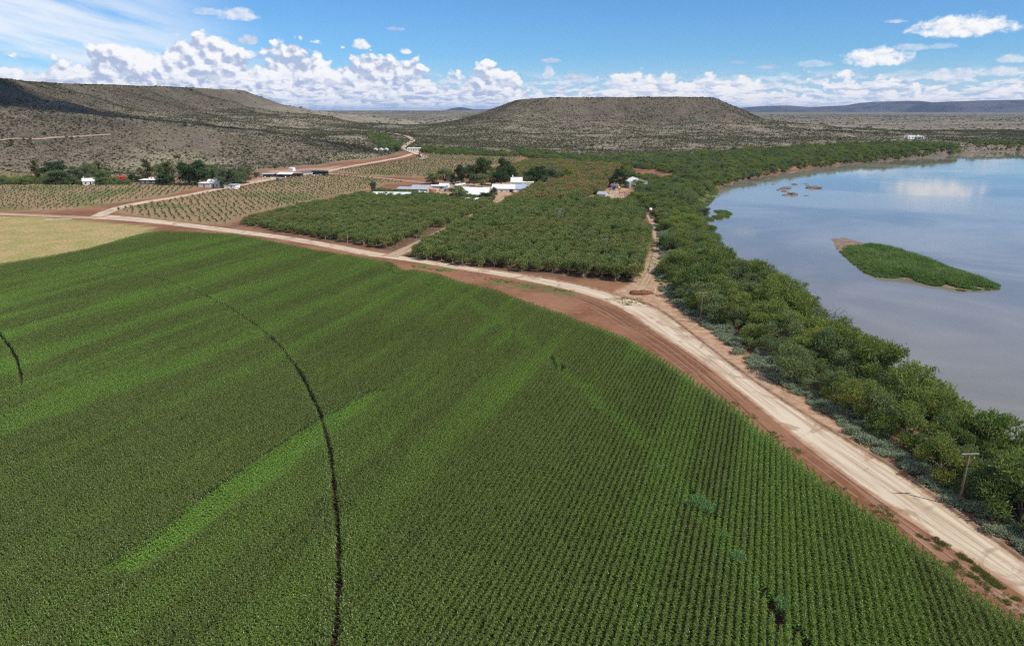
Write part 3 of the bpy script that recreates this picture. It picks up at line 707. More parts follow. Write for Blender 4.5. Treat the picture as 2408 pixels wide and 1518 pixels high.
M['weed_leaf'] = material('weed_leaf', leaf_build((0.126, 0.238, 0.086), (0.200, 0.328, 0.133), None, 0.3, 0.6, 0.2, 0.8))
M['dead_twig'] = material('dead_twig', lambda g: pbsdf(g, g.mix(g.noise(g.pos(), 1.5), (0.105, 0.090, 0.080), (0.24, 0.21, 0.19)), 0.9, 0.1))
M['bark'] = material('bark', lambda g: pbsdf(g, g.mix(g.ramp(g.noise(g.pos(), 2.5, 5.0), .35, .65), (0.065, 0.048, 0.036), (0.190, 0.155, 0.125)), 0.95, 0.1))
M['pale_bark'] = material('pale_bark', lambda g: pbsdf(g, g.mix(g.ramp(g.noise(g.pos(), 2.5, 5.0), .35, .65), (0.26, 0.22, 0.18), (0.46, 0.41, 0.35)), 0.9, 0.15))

# ------------------------------------------------------------------ plants: geometry
def unit(v): return v / (np.linalg.norm(v, axis=-1, keepdims=True) + 1e-9)
def leaves(C, D, Lg, Wd, rng, fold=0.25):
    """kite-shaped leaf sprays: centre, direction, length, width"""
    n = len(C)
    r = unit(rng.normal(size=(n, 3)))
    side = unit(np.cross(D, r)); up = unit(np.cross(side, D))
    Lg = np.broadcast_to(Lg, n)[:, None]; Wd = np.broadcast_to(Wd, n)[:, None]
    a = C - D * Lg * .5; b = C + side * Wd * .5 + up * Lg * fold * .25; c = C + D * Lg * .5 - up * Lg * fold * .4; d = C - side * Wd * .5 + up * Lg * fold * .25
    V = np.stack([a, b, c, d], 1).reshape(-1, 3)
    F = np.arange(4 * n).reshape(n, 4)
    return V, F
def crown_points(rng, lobes, n, shell=0.55):
    """points and outward directions spread through overlapping lobes (x, y, z, rx, ry, rz)"""
    lobes = np.array(lobes, float)
    wgt = lobes[:, 3] * lobes[:, 4] + lobes[:, 3] * lobes[:, 5]
    k = rng.choice(len(lobes), n, p=wgt / wgt.sum())
    d = unit(rng.normal(size=(n, 3)))
    d[:, 2] = np.where((d[:, 2] < -0.25) & (rng.random(n) < .6), -d[:, 2], d[:, 2])
    rad = shell + (1 - shell) * rng.random(n) ** 0.6
    rad = rad * (1 + 0.16 * rng.normal(size=n))
    C = lobes[k, :3] + d * lobes[k, 3:6] * rad[:, None]
    return C, d
def tube_np(paths, sides=5):
    """tapered tubes: list of (points, radii)"""
    Vs, Fs, o = [], [], 0
    ang = np.linspace(0, 2 * pi, sides, endpoint=False)
    for pts, rad in paths:
        pts = np.asarray(pts, float); rad = np.broadcast_to(rad, len(pts))
        t = unit(np.gradient(pts, axis=0))
        ref = np.where(np.abs(t[:, 2:3]) > 0.9, np.array([[1., 0, 0]]), np.array([[0, 0, 1.]]))
        a = unit(np.cross(t, ref)); b = np.cross(t, a)
        ring = pts[:, None] + (a[:, None] * np.cos(ang)[None, :, None] + b[:, None] * np.sin(ang)[None, :, None]) * rad[:, None, None]
        Vs.append(ring.reshape(-1, 3)); n = len(pts)
        ii = np.arange(n * sides).reshape(n, sides) + o
        Fs.append(np.stack([ii[:-1], np.roll(ii[:-1], -1, 1), np.roll(ii[1:], -1, 1), ii[1:]], -1).reshape(-1, 4))
        o += n * sides
    return np.concatenate(Vs), np.concatenate(Fs)
def limbs(rng, base, tips, r0, r1=0.02, sag=0.12, seg=5):
    out = []
    for tp in tips:
        b = np.asarray(base, float); tp = np.asarray(tp, float)
        u = np.linspace(0, 1, seg)[:, None]
        pth = b * (1 - u) + tp * u
        pth[:, :2] += (np.sin(u * pi) * rng.normal(size=(1, 2)) * np.linalg.norm(tp - b) * sag)
        pth[:, 2:3] += np.sin(u * pi) * np.linalg.norm(tp - b) * 0.08
        out.append((pth, np.linspace(r0, r1, seg)))
    return out
LIB = bpy.data.collections.new('plant_sources')         # meshes used as sources of instances; not linked to the scene
def lib(name, me):
    o = bpy.data.objects.new(name, me); LIB.objects.link(o); return o

def crown_mesh(name, seed, mat, kind, n, twig_mat=None):
    rng = np.random.default_rng(seed)
    if kind == 'acacia':            # low, wide, feathery and many-stemmed
        lob = []
        for k in range(rng.integers(9, 13)):
            a = rng.random() * 2 * pi; r = rng.random() ** .5 * 2.3
            z = 2.9 - 0.22 * r * r + rng.normal() * .45
            s = rng.uniform(.75, 1.35)
            lob.append((cos(a) * r, sin(a) * r, max(z, 1.2), s, s, s * .62))
        for k in range(6):
            a = rng.random() * 2 * pi; lob.append((cos(a) * 2.2, sin(a) * 2.2, rng.uniform(.8, 1.4), .9, .9, .75))
        C, d = crown_points(rng, lob, n, 0.35)
        D = unit(d * .7 + rng.normal(size=d.shape) * .55 + np.array([0, 0, .35]))
        V, F = leaves(C, D, rng.uniform(.26, .52, n), rng.uniform(.07, .13, n), rng)
        tips = [(l[0] * .9, l[1] * .9, l[2]) for l in lob]
        tw = limbs(rng, (0, 0, 0.0), tips, .11, .02, .10)
    elif kind == 'orchard':         # upright rounded fruit tree, leaves in upright shoots
        lob = [(0, 0, 3.0, 1.75, 1.75, 1.7)]
        for k in range(11):
            a = rng.random() * 2 * pi; r = rng.uniform(.7, 1.75)
            s = rng.uniform(.65, 1.0)
            lob.append((cos(a) * r, sin(a) * r, rng.uniform(1.7, 4.4) - .25 * r, s, s, s * 1.05))
        C, d = crown_points(rng, lob, n, 0.5)
        D = unit(d * .35 + rng.normal(size=d.shape) * .5 + np.array([0, 0, .55]))
        V, F = leaves(C, D, rng.uniform(.22, .42, n), rng.uniform(.12, .20, n), rng)
        tips = [(l[0] * .9, l[1] * .9, l[2] + .2) for l in lob[1:]]
        tw = limbs(rng, (0, 0, .9), tips, .085, .015, .08) + [(np.array([(0, 0, -.1), (.02, .02, .5), (0, 0, 1.0)]), np.array([.17, .13, .12]))]
    elif kind == 'big':             # large shade tree of unit height 10
        lob = [(0, 0, 6.0, 2.6, 2.6, 2.8)]
        for k in range(26):
            a = rng.random() * 2 * pi; zz = rng.uniform(2.0, 9.0)
            r = sqrt(max(0.05, 1 - ((zz - 5.2) / 5.0) ** 2)) * 4.1 * rng.uniform(.45, .95)
            s = rng.uniform(.8, 1.55)
            lob.append((cos(a) * r, sin(a) * r, zz, s, s, s * .85))
        C, d = crown_points(rng, lob, n, 0.5)
        D = unit(d * .5 + rng.normal(size=d.shape) * .7)
        V, F = leaves(C, D, rng.uniform(.32, .62, n), rng.uniform(.20, .36, n), rng)
        tips = [(l[0] * .9, l[1] * .9, l[2]) for l in lob[1:16]]
        tw = limbs(rng, (0, 0, 1.6), tips, .20, .03, .08) + [(np.array([(0, 0, -.2), (.05, .0, .8), (0, 0, 1.8)]), np.array([.42, .32, .27]))]
    elif kind == 'tall':            # narrow open gum
        lob = []
        for k in range(20):
            a = rng.random() * 2 * pi; zz = rng.uniform(1.8, 9.6)
            r = (1.0 - abs(zz - 5) / 6.2) * 2.4 * rng.uniform(.3, 1)
            s = rng.uniform(.6, 1.15); lob.append((cos(a) * r, sin(a) * r, zz, s, s, s))
        C, d = crown_points(rng, lob, n, 0.3)
        D = unit(d * .5 + rng.normal(size=d.shape) * .6 + np.array([0, 0, -.2]))
        V, F = leaves(C, D, rng.uniform(.3, .6, n), rng.uniform(.16, .3, n), rng)
        tw = limbs(rng, (0, 0, 2.0), [(l[0], l[1], l[2]) for l in lob[:12]], .14, .02, .06) + [(np.array([(0, 0, -.2), (.05, .0, 3), (0, .1, 6), (0, 0, 9.0)]), np.array([.3, .24, .15, .05]))]
    elif kind == 'bush':            # dense domed bush of about unit radius
        lob = [(0, 0, .3, .8, .8, .55)]
        for k in range(7):
            a = rng.random() * 2 * pi; r = rng.uniform(.3, .75); s = rng.uniform(.3, .5)
            lob.append((cos(a) * r, sin(a) * r, rng.uniform(.2, .75) - .2 * r, s, s, s * .8))
        C, d = crown_points(rng, lob, n, 0.5); C[:, 2] = np.abs(C[:, 2])
        D = unit(d * .8 + rng.normal(size=d.shape) * .45 + np.array([0, 0, .35]))
        V, F = leaves(C, D, rng.uniform(.20, .36, n), rng.uniform(.05, .09, n), rng)
        tw = limbs(rng, (0, 0, 0), [(l[0], l[1], l[2]) for l in lob], .03, .008, .05)
    if twig_mat is None: return mesh_np(name, V, F, mat)
    return mesh_np(name, V, F, mat), mesh_np(name + '_wood', *tube_np(tw), twig_mat, smooth=True)
def combined(name, crown, wood):
    """one source mesh of crown and wood for the masses of trees that stand behind the single ones"""
    me = bpy.data.meshes.new(name); bm = bmesh.new()
    bm.from_mesh(crown); nf = len(bm.faces); bm.from_mesh(wood)
    bm.faces.ensure_lookup_table()
    for f in bm.faces[nf:]: f.material_index = 1
    bm.to_mesh(me); bm.free()
    me.materials.append(crown.materials[0]); me.materials.append(wood.materials[0])
    return me

KINDS = {}
def kind(name, shape, mat, n, count, wood='bark', seed=0, wide=(1.0, 1.0)):
    out = []
    for i in range(count):
        c, t = crown_mesh(f'{name}_crown', seed + i * 7 + 1, M[mat], shape, n, M[wood])
        out.append((c, t, lib(f'{name}_{i}', combined(f'{name}_mesh', c, t))))
    col_ = bpy.data.collections.new(f'{name}_sources')
    for c, t, o in out: col_.objects.link(o)
    KINDS[name] = (out, col_)
kind('acacia', 'acacia', 'acacia_leaf', 3400, 5, seed=100)
kind('thicket', 'acacia', 'thicket_leaf', 3000, 5, seed=200)
kind('saltbush', 'bush', 'saltbush_leaf', 900, 4, 'dead_twig', seed=300)
kind('greenbush', 'bush', 'grass_leaf', 700, 3, 'dead_twig', seed=330)
kind('deadbush', 'bush', 'dead_twig', 260, 2, 'dead_twig', seed=360)
kind('orchard', 'orchard', 'orchard_leaf', 2400, 6, 'pale_bark', seed=400)
kind('dark', 'big', 'dark_leaf', 5200, 3, seed=500)
kind('gum', 'tall', 'gum_leaf', 2600, 2, seed=520)
kind('grey', 'big', 'grey_leaf', 4200, 3, seed=540)
kind('mid', 'big', 'thicket_leaf', 4600, 3, seed=560)
kind('bright', 'big', 'bright_leaf', 4600, 1, seed=580)

def scatter_group(col_):
    ng = bpy.data.node_groups.new('scatter', 'GeometryNodeTree')
    ng.interface.new_socket('Geometry', in_out='INPUT', socket_type='NodeSocketGeometry')
    ng.interface.new_socket('Geometry', in_out='OUTPUT', socket_type='NodeSocketGeometry')
    N, L = ng.nodes, ng.links
    gi, go = N.new('NodeGroupInput'), N.new('NodeGroupOutput')
    ci = N.new('GeometryNodeCollectionInfo'); ci.inputs[0].default_value = col_
    ci.inputs['Separate Children'].default_value = True; ci.inputs['Reset Children'].default_value = True
    iop = N.new('GeometryNodeInstanceOnPoints'); iop.inputs['Pick Instance'].default_value = True
    def na(name, typ):
        n = N.new('GeometryNodeInputNamedAttribute'); n.data_type = typ; n.inputs['Name'].default_value = name
        return n.outputs['Attribute']
    e2r = N.new('FunctionNodeEulerToRotation')
    L.new(na('rot', 'FLOAT_VECTOR'), e2r.inputs[0])
    L.new(gi.outputs[0], iop.inputs['Points']); L.new(ci.outputs[0], iop.inputs['Instance'])
    L.new(na('pick', 'INT'), iop.inputs['Instance Index']); L.new(e2r.outputs[0], iop.inputs['Rotation'])
    L.new(na('size', 'FLOAT_VECTOR'), iop.inputs['Scale'])
    L.new(iop.outputs[0], go.inputs[0])
    return ng
def scatter(name, pts, rot, size, pick, col_, label, tint=None, parent=None, kind_='stuff'):
    n = len(pts)
    me = bpy.data.meshes.new(name); me.vertices.add(n)
    me.vertices.foreach_set('co', np.asarray(pts, np.float32).ravel())
    def put(nm, typ, arr, key):
        a = me.attributes.new(nm, typ, 'POINT'); a.data.foreach_set(key, arr)
    rot = np.asarray(rot, np.float32); size = np.asarray(size, np.float32)
    if rot.ndim == 1: rot = np.c_[np.zeros(n), np.zeros(n), rot]
    if size.ndim == 1: size = np.c_[size, size, size]
    put('rot', 'FLOAT_VECTOR', rot.astype(np.float32).ravel(), 'vector'); put('size', 'FLOAT_VECTOR', size.astype(np.float32).ravel(), 'vector')
    put('pick', 'INT', np.asarray(pick, np.int32), 'value')
    put('tint', 'FLOAT', np.asarray(np.zeros(n) if tint is None else tint, np.float32), 'value')
    o = link(name, me, parent)
    md = o.modifiers.new('scatter', 'NODES'); md.node_group = scatter_group(col_)
    return set_props(o, kind_, label)

def plant(name, kind_name, k, loc, rz, sz, label, cat, group=None, tint=None):
    """a tree or bush of its own: trunk and crown under an Empty at its foot"""
    src = KINDS[kind_name][0]; c, t, _ = src[k % len(src)]
    e = empty(name, loc, rz, label=label, cat=cat, group=group)
    e.scale = sz if hasattr(sz, '__len__') else (sz, sz, sz)
    a = link('crown', c, e); b = link('trunk', t, e)
    if tint is not None: a['tint'] = float(tint)
    return e
def in_frame(x, y, z=0.0, m_=0.0):
    cx_ = x; dep = y * cos(PITCH) + (CAMH - z) * sin(PITCH)
    vy = (z - CAMH) * cos(PITCH) + y * sin(PITCH)
    px = 1204 + FPX * cx_ / np.maximum(dep, .1); py = 759 - FPX * vy / np.maximum(dep, .1)
    return (dep > 1) & (px > -m_) & (px < 2408 + m_) & (py > -m_) & (py < 1518 + m_)

# ------------------------------------------------------------------ maize
def corn_plant_arrays(rng, h=2.1, ox=0.0, oy=0.0, row_dir=pi / 2):
    """stalk, arching two-part leaves mostly across the row, tassel; row runs along +Y"""
    V, F, Fm, o = [], [], [], 0
    sx, sy = ox + rng.normal() * .03, oy + rng.normal() * .03
    lean = rng.normal(size=2) * .05
    def add(v, f, m_):
        nonlocal o
        V.append(v); F.append(np.asarray(f) + o); Fm.extend([m_] * len(f)); o += len(v)
    # stalk: a three-sided prism
    a = np.arange(3) * 2 * pi / 3
    bt = np.c_[sx + .02 * np.cos(a), sy + .02 * np.sin(a), np.zeros(3)]
    tp = np.c_[sx + lean[0] + .008 * np.cos(a), sy + lean[1] + .008 * np.sin(a), np.full(3, h * .92)]
    add(np.r_[bt, tp], [[0, 1, 4, 3], [1, 2, 5, 4], [2, 0, 3, 5]], 2)
    nl = rng.integers(9, 12)
    for k in range(nl):
        t = 0.18 + 0.74 * k / nl
        z0 = h * t; base = np.array([sx + lean[0] * t, sy + lean[1] * t, z0])
        az_ = (0 if k % 2 else pi) + rng.normal() * (.5 if t < .66 else 1.0)
        L_ = h * ((0.32 if t < .55 else 0.26) - 0.16 * abs(t - .45)) * rng.uniform(.85, 1.15)
        up = 1.15 - 0.25 * (1 - t) + rng.normal() * .12
        if t > .66: up += .22
        d = np.array([cos(az_), sin(az_), 0]); sdv = np.array([-sin(az_), cos(az_), 0])
        w_ = rng.uniform(.075, .105)
        pts_, ws = [], []
        for s, ang, ww in ((0, 0, .55), (.36, 0, 1.0), (.70, 1, .85), (1.0, 2, .06)):
            pts_.append(s); ws.append(ww)
        p0 = base; p1 = p0 + (d * cos(up) + np.array([0, 0, 1]) * sin(up)) * L_ * .40
        a2 = up - rng.uniform(.7, 1.1); p2 = p1 + (d * cos(a2) + np.array([0, 0, 1]) * sin(a2)) * L_ * .34
        a3 = a2 - rng.uniform(.8, 1.3); p3 = p2 + (d * cos(a3) + np.array([0, 0, 1]) * sin(a3)) * L_ * .36
        vv = []
        for p_, ww in zip((p0, p1, p2, p3), ws): vv += [p_ - sdv * w_ * ww * .5, p_ + sdv * w_ * ww * .5]
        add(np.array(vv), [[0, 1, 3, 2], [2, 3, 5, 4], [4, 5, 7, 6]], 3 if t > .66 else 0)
    tb = np.array([sx + lean[0], sy + lean[1], h * .90])
    for k in range(5):
        az_ = rng.random() * 2 * pi; e_ = rng.uniform(.75, 1.4) if k else 1.5
        dd = np.array([cos(az_) * cos(e_), sin(az_) * cos(e_), sin(e_)]); sdv = unit(np.cross(dd, np.array([.3, .7, .1])))
        tip = tb + dd * h * rng.uniform(.11, .17)
        add(np.array([tb - sdv * .012, tb + sdv * .012, tip + sdv * .02, tip - sdv * .02]), [[0, 1, 2, 3]], 1)
    return np.concatenate(V), np.concatenate(F), Fm
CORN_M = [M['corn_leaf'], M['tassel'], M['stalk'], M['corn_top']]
def corn_mesh(name, seed, n=1, pitch=0.2):
    rng = np.random.default_rng(seed); Vs, Fs, ms, o = [], [], [], 0
    for k in range(n):
        v, f, m_ = corn_plant_arrays(rng, 2.1 * rng.uniform(.90, 1.08), 0, (k - (n - 1) / 2) * pitch)
        Vs.append(v); Fs.append(f + o); ms += m_; o += len(v)
    return mesh_np(name, np.concatenate(Vs), np.concatenate(Fs), CORN_M, ms)
ROW, SEG, NPL = 0.78, 1.6, 8
col_corn = bpy.data.collections.new('maize_sources')
for i in range(7): col_corn.objects.link(lib(f'maize_row_{i}', corn_mesh('maize_row', 900 + i, NPL, SEG / NPL)))
col_small = bpy.data.collections.new('maize_small_sources')
th = radians(20.4)
ru = np.array([sin(th), cos(th)]); rn = np.array([cos(th), -sin(th)])
a_ = np.arange(-330, 260, ROW); b_ = np.arange(-120, 420, SEG)
A_, B_ = np.meshgrid(a_, b_)
B_ = B_ + RNG.random(A_.shape[1])[None, :] * SEG
wig = 0.10 * np.sin(B_ / 23.0 + A_ * .01)
cx = (rn[0] * (A_ + wig) + ru[0] * B_).ravel(); cyy = (rn[1] * (A_ + wig) + ru[1] * B_).ravel()
ok = in_frame(cx, cyy, 1.0, 330) & (cyy > 34)
cx, cyy = cx[ok], cyy[ok]
ea = np.r_[corn_edge, corn_west]
sdc = poly_sdf(cx, cyy, corn_poly)
ok = sdc < -0.25 - 0.9 * RNG.random(len(cx)) ** 3
cx, cyy, sdc = cx[ok], cyy[ok], sdc[ok]
def arc_gap(c, r, w0, jit):
    d = np.abs(np.hypot(cx - c[0], cyy - c[1]) - r + 0.12 * np.sin(cx * .35) + fbm(cx, cyy, 9, 2, 61) * jit)
    return d
g1 = arc_gap((-251.48, 12.46), 237.89, 0, .6)
w1 = np.interp(cyy, [50, 118, 150, 215], [0.62, 0.66, 0.60, 0.60])
ang1 = fbm(cx, cyy, 16, 2, 71)
w1 = w1 * np.where(ang1 > 0.24, 0.7, 1.0)
g2 = arc_gap((-264.79, -5.44), 213.05, 0, .5); w2 = np.interp(cyy, [100, 120, 150], [0.15, .85, .55])
g3 = np.abs(np.hypot(cx + 278.69, cyy - 21.28) - 307.87 + fbm(cx, cyy, 30, 2, 33) * 5)
w3 = 0.8 * (fbm(cx, cyy, 7, 2, 88) > 0.12)
hole = fbm(cx, cyy, 5.5, 2, 41) > 0.46
fine = ((g1 < 2.2) | (g2 < 2.2)) & ~hole
keep = ~fine & ~hole & ~((g3 < w3) & (RNG.random(len(cx)) < .75))
px_, py_ = [], []
for k in range(NPL):
    o_ = (k - (NPL - 1) / 2) * SEG / NPL
    px_.append(cx[fine] + ru[0] * o_); py_.append(cyy[fine] + ru[1] * o_)
px_, py_ = np.concatenate(px_), np.concatenate(py_)
def arc_d(c, r): return np.abs(np.hypot(px_ - c[0], py_ - c[1]) - r + fbm(px_, py_, 11, 2, 61) * .5)
okp = (arc_d((-251.48, 12.46), 237.89) > np.interp(py_, [50, 118, 150, 215], [.36, .38, .36, .36]) * (1 + 1.1 * fbm(px_, py_, 3, 2, 62))) & ((arc_d((-264.79, -5.44), 213.05) > np.interp(py_, [100, 116, 124, 150], [0, .1, .40, .38])))
px_, py_ = px_[okp], py_[okp]
cx, cyy, sdc, g1, g2, g3 = (v[keep] for v in (cx, cyy, sdc, g1, g2, g3))
# brighter, younger strips run along the rows
ra = rn[0] * cx + rn[1] * cyy; rb = ru[0] * cx + ru[1] * cyy
strip_poly = PP([(250, 1335), (305, 1350), (420, 1285), (600, 1160), (770, 1032), (912, 922), (868, 918), (740, 992), (540, 1130), (360, 1258)], 1.4)
band2 = PP([(0, 1000), (0, 1022), (500, 842), (930, 645), (1010, 612), (930, 630), (500, 815)], 1.6)
def maize_tint(x, y, sd):
    a, b = rn[0] * x + rn[1] * y, ru[0] * x + ru[1] * y
    band = fbm(a, b * .06, 9, 3, 15) + 0.5 * fbm(a, b * .1, 3.2, 2, 18)
    t = np.clip(band * 2.5 + 0.22 + 0.55 * fbm(x, y, 18, 3, 19) + 0.75 * fbm(a, b * .012, 1.3, 1, 29), 0, .78)
    t = t * (0.40 + 0.60 * sstep(y + 0.35 * np.abs(x + 40), 85, 150))
    s_ = sstep(poly_sdf(x, y, strip_poly) + fbm(a, b * .25, 2.2, 2, 23) * 2.0, 0.35, -0.35)
    b_ = sstep(poly_sdf(x, y, band2) + fbm(x, y, 5, 2, 24) * 4, 2.0, -1.0)
    g_ = np.abs(np.hypot(x + 278.69, y - 21.28) - 307.87 + fbm(x, y, 30, 2, 33) * 5)
    e_ = sstep(sd, -3.0, -0.6) * (0.20 + 0.6 * (fbm(x, y, 7, 2, 27) > .12))
    t = np.maximum.reduce([t, s_ * (.80 + .35 * fbm(x, y, 2.5, 2, 25)), b_ * .62, sstep(g_ + fbm(x, y, 6, 2, 34) * 2.5, 1.9, 0.7) * .46, e_])
    return t, s_, b_
tint, sp, b2_ = maize_tint(cx, cyy, sdc)
tint1, sp1_, _ = maize_tint(px_, py_, np.full(len(px_), -20.0))
hs = 1.0 + 0.16 * fbm(ra, rb * .02, 1.3, 1, 39) - 0.28 * sp - 0.06 * b2_ + 0.10 * fbm(cx, cyy, 14, 3, 28) + RNG.normal(size=len(cx)) * .03
hs = hs * (1 - .30 * sstep(sdc, -2.2, -.4))
wsx = 1.0 + 0.55 * sp
near = np.argsort(np.hypot(cx, cyy) + 1000 * ~in_frame(cx, cyy, 1.8, -6))[:38]
rest = np.ones(len(cx), bool); rest[near] = False
flip = np.where(RNG.random(len(cx)) < .5, pi, 0.0)
scatter('maize_crop', np.c_[cx, cyy, np.zeros(len(cx))][rest], (-th + flip)[rest], np.c_[wsx, np.ones(len(cx)), hs][rest],
        RNG.integers(0, 7, len(cx))[rest], col_corn, 'dense green maize crop in long straight rows', tint[rest])
col_one = bpy.data.collections.new('maize_plant_sources')
for i in range(7): col_one.objects.link(lib(f'maize_plant_{i}', corn_mesh('maize_one', 970 + i)))
scatter('maize_crop', np.c_[px_, py_, np.zeros(len(px_))], -th + np.where(RNG.random(len(px_)) < .5, pi, 0), RNG.uniform(.92, 1.06, len(px_)) * (1 - .25 * sp1_), RNG.integers(0, 7, len(px_)), col_one,
        'green maize plants lining the thin curved wheel tracks', tint1)
corn_single = [corn_mesh('maize_plant', 950 + i) for i in range(6)]
q = 0
for i in near:
    for k in range(NPL):
        if q >= 300: break
        off = (k - (NPL - 1) / 2) * SEG / NPL
        o = link('maize_plant', corn_single[RNG.integers(0, 6)], None, (cx[i] + ru[0] * off, cyy[i] + ru[1] * off, 0), -th + flip[i] + RNG.normal() * .2)
        o.scale = (1, 1, hs[i] * RNG.uniform(.95, 1.05))
        set_props(o, None, 'tasselled green maize plant in the rows nearest the camera', 'maize plant', 'maize plants in the nearest rows', tint[i])
        q += 1
print('maize segments', len(cx))
# broad-leaved weeds where the old wheel track has closed over
for i, (px, py, s) in enumerate([(1642, 1186, 1.5), (1662, 1200, 1.1), (1738, 1312, 1.2), (1702, 1262, .8), (1838, 1420, .9), (1158, 772, 1.0), (1548, 1100, .8), (1412, 962, .8)]):
    x, y = P(px, py, 1.7)
    o = link('weed_bush', crown_mesh('weed_bush', 700 + i, M['weed_leaf'], 'bush', 420), None, (x, y, 1.35), i * 1.3)
    o.scale = (s, s, s * 1.25)
    set_props(o, None, ['blue-green weed bush, largest of the clumps standing in the maize', 'weed bush touching the largest weed clump in the maize', 'blue-green weed bush in the maize nearer the frame bottom', 'small weed bush between two larger weed clumps in the maize',
                        'weed bush in the maize lowest in the picture', 'green weed bush in the far maize beside the closed wheel track', 'small weed bush in the maize right of the field centre', 'lone pale weed bush amid even dark maize rows'][i], 'weed bush', 'weed bushes in the maize')

# ------------------------------------------------------------------ orchards
def grid_in(poly, ang, row, step, jit, seed, margin=0.6):
    rng = np.random.default_rng(seed)
    u = np.array([sin(ang), cos(ang)]); n = np.array([cos(ang), -sin(ang)])
    pa = poly @ n; pb = poly @ u
    a, b = np.meshgrid(np.arange(pa.min(), pa.max(), row), np.arange(pb.min(), pb.max(), step))
    x = n[0] * a + u[0] * b + rng.normal(size=a.shape) * jit; y = n[1] * a + u[1] * b + rng.normal(size=a.shape) * jit
    x, y = x.ravel(), y.ravel()
    ok = poly_sdf(x, y, poly) < -margin
    ri = np.round((a.ravel()[ok] - a.min()) / row).astype(int); x, y, b = x[ok], y[ok], b.ravel()[ok]
    rows_ = sorted(set(ri), reverse=True); rank = np.array([rows_.index(k) + 1 for k in ri]); place = np.zeros(len(x), int)
    for k in rows_:
        w_ = np.where(ri == k)[0]; place[w_[np.argsort(b[w_])]] = np.arange(len(w_)) + 1
    return x, y, rank, place
def nth(k): return f"{k}{'th' if 10 <= k % 100 <= 20 else {1: 'st', 2: 'nd', 3: 'rd'}.get(k % 10, 'th')}"
blocks = [(orchA, 0.0, 'the orchard block beside the young trees', 31), (orchB, 0.0, 'the orchard block by the road bend', 32), (orchC, 0.24, 'the russet block behind the farmyard', 33)]
ox, oy, ot, ob, orr, opl = [], [], [], [], [], []
for bi, (poly, tn, txt, sd_) in enumerate(blocks):
    x, y, rk, pl = grid_in(poly, radians(13.3), 5.2, 3.3, .28, sd_, 1.6); orr.append(rk); opl.append(pl)
    ox.append(x); oy.append(y)
    ot.append(np.clip(tn + .25 * RNG.normal(size=len(x)) * (tn > 0) + (0 if tn else np.maximum(0, fbm(x, y, 22, 2, 5)) * .5), 0, 1)); ob.append(np.full(len(x), bi))
ox, oy, ot, ob, orr, opl = (np.concatenate(v) for v in (ox, oy, ot, ob, orr, opl))
gap = RNG.random(len(ox)) < 0.985
dead_gap = [P(1163, 548), P(1412, 618)]
for q_ in dead_gap: gap &= np.hypot(ox - q_[0], oy - q_[1]) > 3.0
ox, oy, ot, ob, orr, opl = (v[gap] for v in (ox, oy, ot, ob, orr, opl))
oh = RNG.uniform(.86, 1.10, len(ox)) * (1 + .35 * fbm(ox, oy, 20, 2, 14)) * np.array([0.92, 1.05, 1.22])[ob]
sdo = np.min([poly_sdf(ox, oy, b_[0]) for b_ in blocks], axis=0)
order = np.argsort(np.hypot(ox, oy) - 0.0 * sdo + np.where(sdo > -6, -14, 0))
single = order[:300]; mass = order[300:]
for i in single:
    front = sdo[i] > -4.6
    plant('orchard_tree', 'orchard', int(RNG.integers(0, 6)), (ox[i], oy[i], 0), RNG.random() * 6.28, (oh[i] * RNG.uniform(1.04, 1.26), oh[i] * RNG.uniform(1.04, 1.26), oh[i]),
          f"fruit tree, {nth(opl[i])} from the gravel road in {nth(orr[i])} row from {['the sandy track, left block', 'the river side, right block', 'the river side, far russet block'][ob[i]]}", 'fruit tree', 'mature orchard trees', ot[i])
scatter('orchard', np.c_[ox, oy, np.zeros(len(ox))][mass], RNG.random(len(mass)) * 6.28, np.c_[oh * 1.2, oh * 1.2, oh][mass], RNG.integers(0, 6, len(mass)), KINDS['orchard'][1],
        'dense mass of mature fruit trees farther back in the orchard blocks', ot[mass])
for i, q_ in enumerate(dead_gap[:1]):
    plant('orchard_tree', 'dark', i, (q_[0], q_[1], 0), 1.0, .42, 'very dark round tree standing alone among the green fruit trees', 'tree')

# young trees on pale stakes
def sapling_mesh(seed):
    rng = np.random.default_rng(seed)
    lob = [(0, 0, 1.15, .42, .42, .45)] + [(rng.normal() * .28, rng.normal() * .28, rng.uniform(.9, 1.7), .28, .28, .3) for _ in range(4)]
    C, d = crown_points(rng, lob, 130, .3)
    V, F = leaves(C, unit(d * .4 + rng.normal(size=d.shape) * .4 + np.array([0, 0, .6])), rng.uniform(.2, .36, 130), rng.uniform(.10, .16, 130), rng)
    tw = [(np.array([(0, 0, 0), (.01, 0, .5), (0, .02, 1.0)]), np.array([.05, .045, .035]))] + limbs(rng, (0, 0, .9), [l[:3] for l in lob[1:]], .03, .01, .05, 3)
    return mesh_np('sapling_crown', V, F, M['sap_leaf']), mesh_np('sapling_trunk', *tube_np(tw, 4), M['pale_bark'], smooth=True)
M['sap_leaf'] = material('sapling_leaf', leaf_build((0.065, 0.091, 0.035), (0.144, 0.167, 0.063), (0.230, 0.149, 0.063), 0.25, 0.6, 0.2, 0.8, 0.05, 0.15))
sap, col_sap = [], bpy.data.collections.new('sapling_sources')
for i in range(5):
    c, t = sapling_mesh(800 + i); o = lib(f'sapling_{i}', combined('sapling_mesh', c, t)); col_sap.objects.link(o); sap.append((c, t, o))
KINDS['sapling'] = (sap, col_sap)
yb = [(youngA, radians(-17), 3.3, 2.9, 'young tree on pale stem in the block beside the dry yellow field', 41), (youngB, radians(-30), 3.2, 2.8, 'young tree on pale stem in the block between dirt road and mature orchard', 42), (youngC, radians(36), 3.3, 2.7, 'young tree', 43)]
sx, sy, sb, sr1, sp1 = [], [], [], [], []
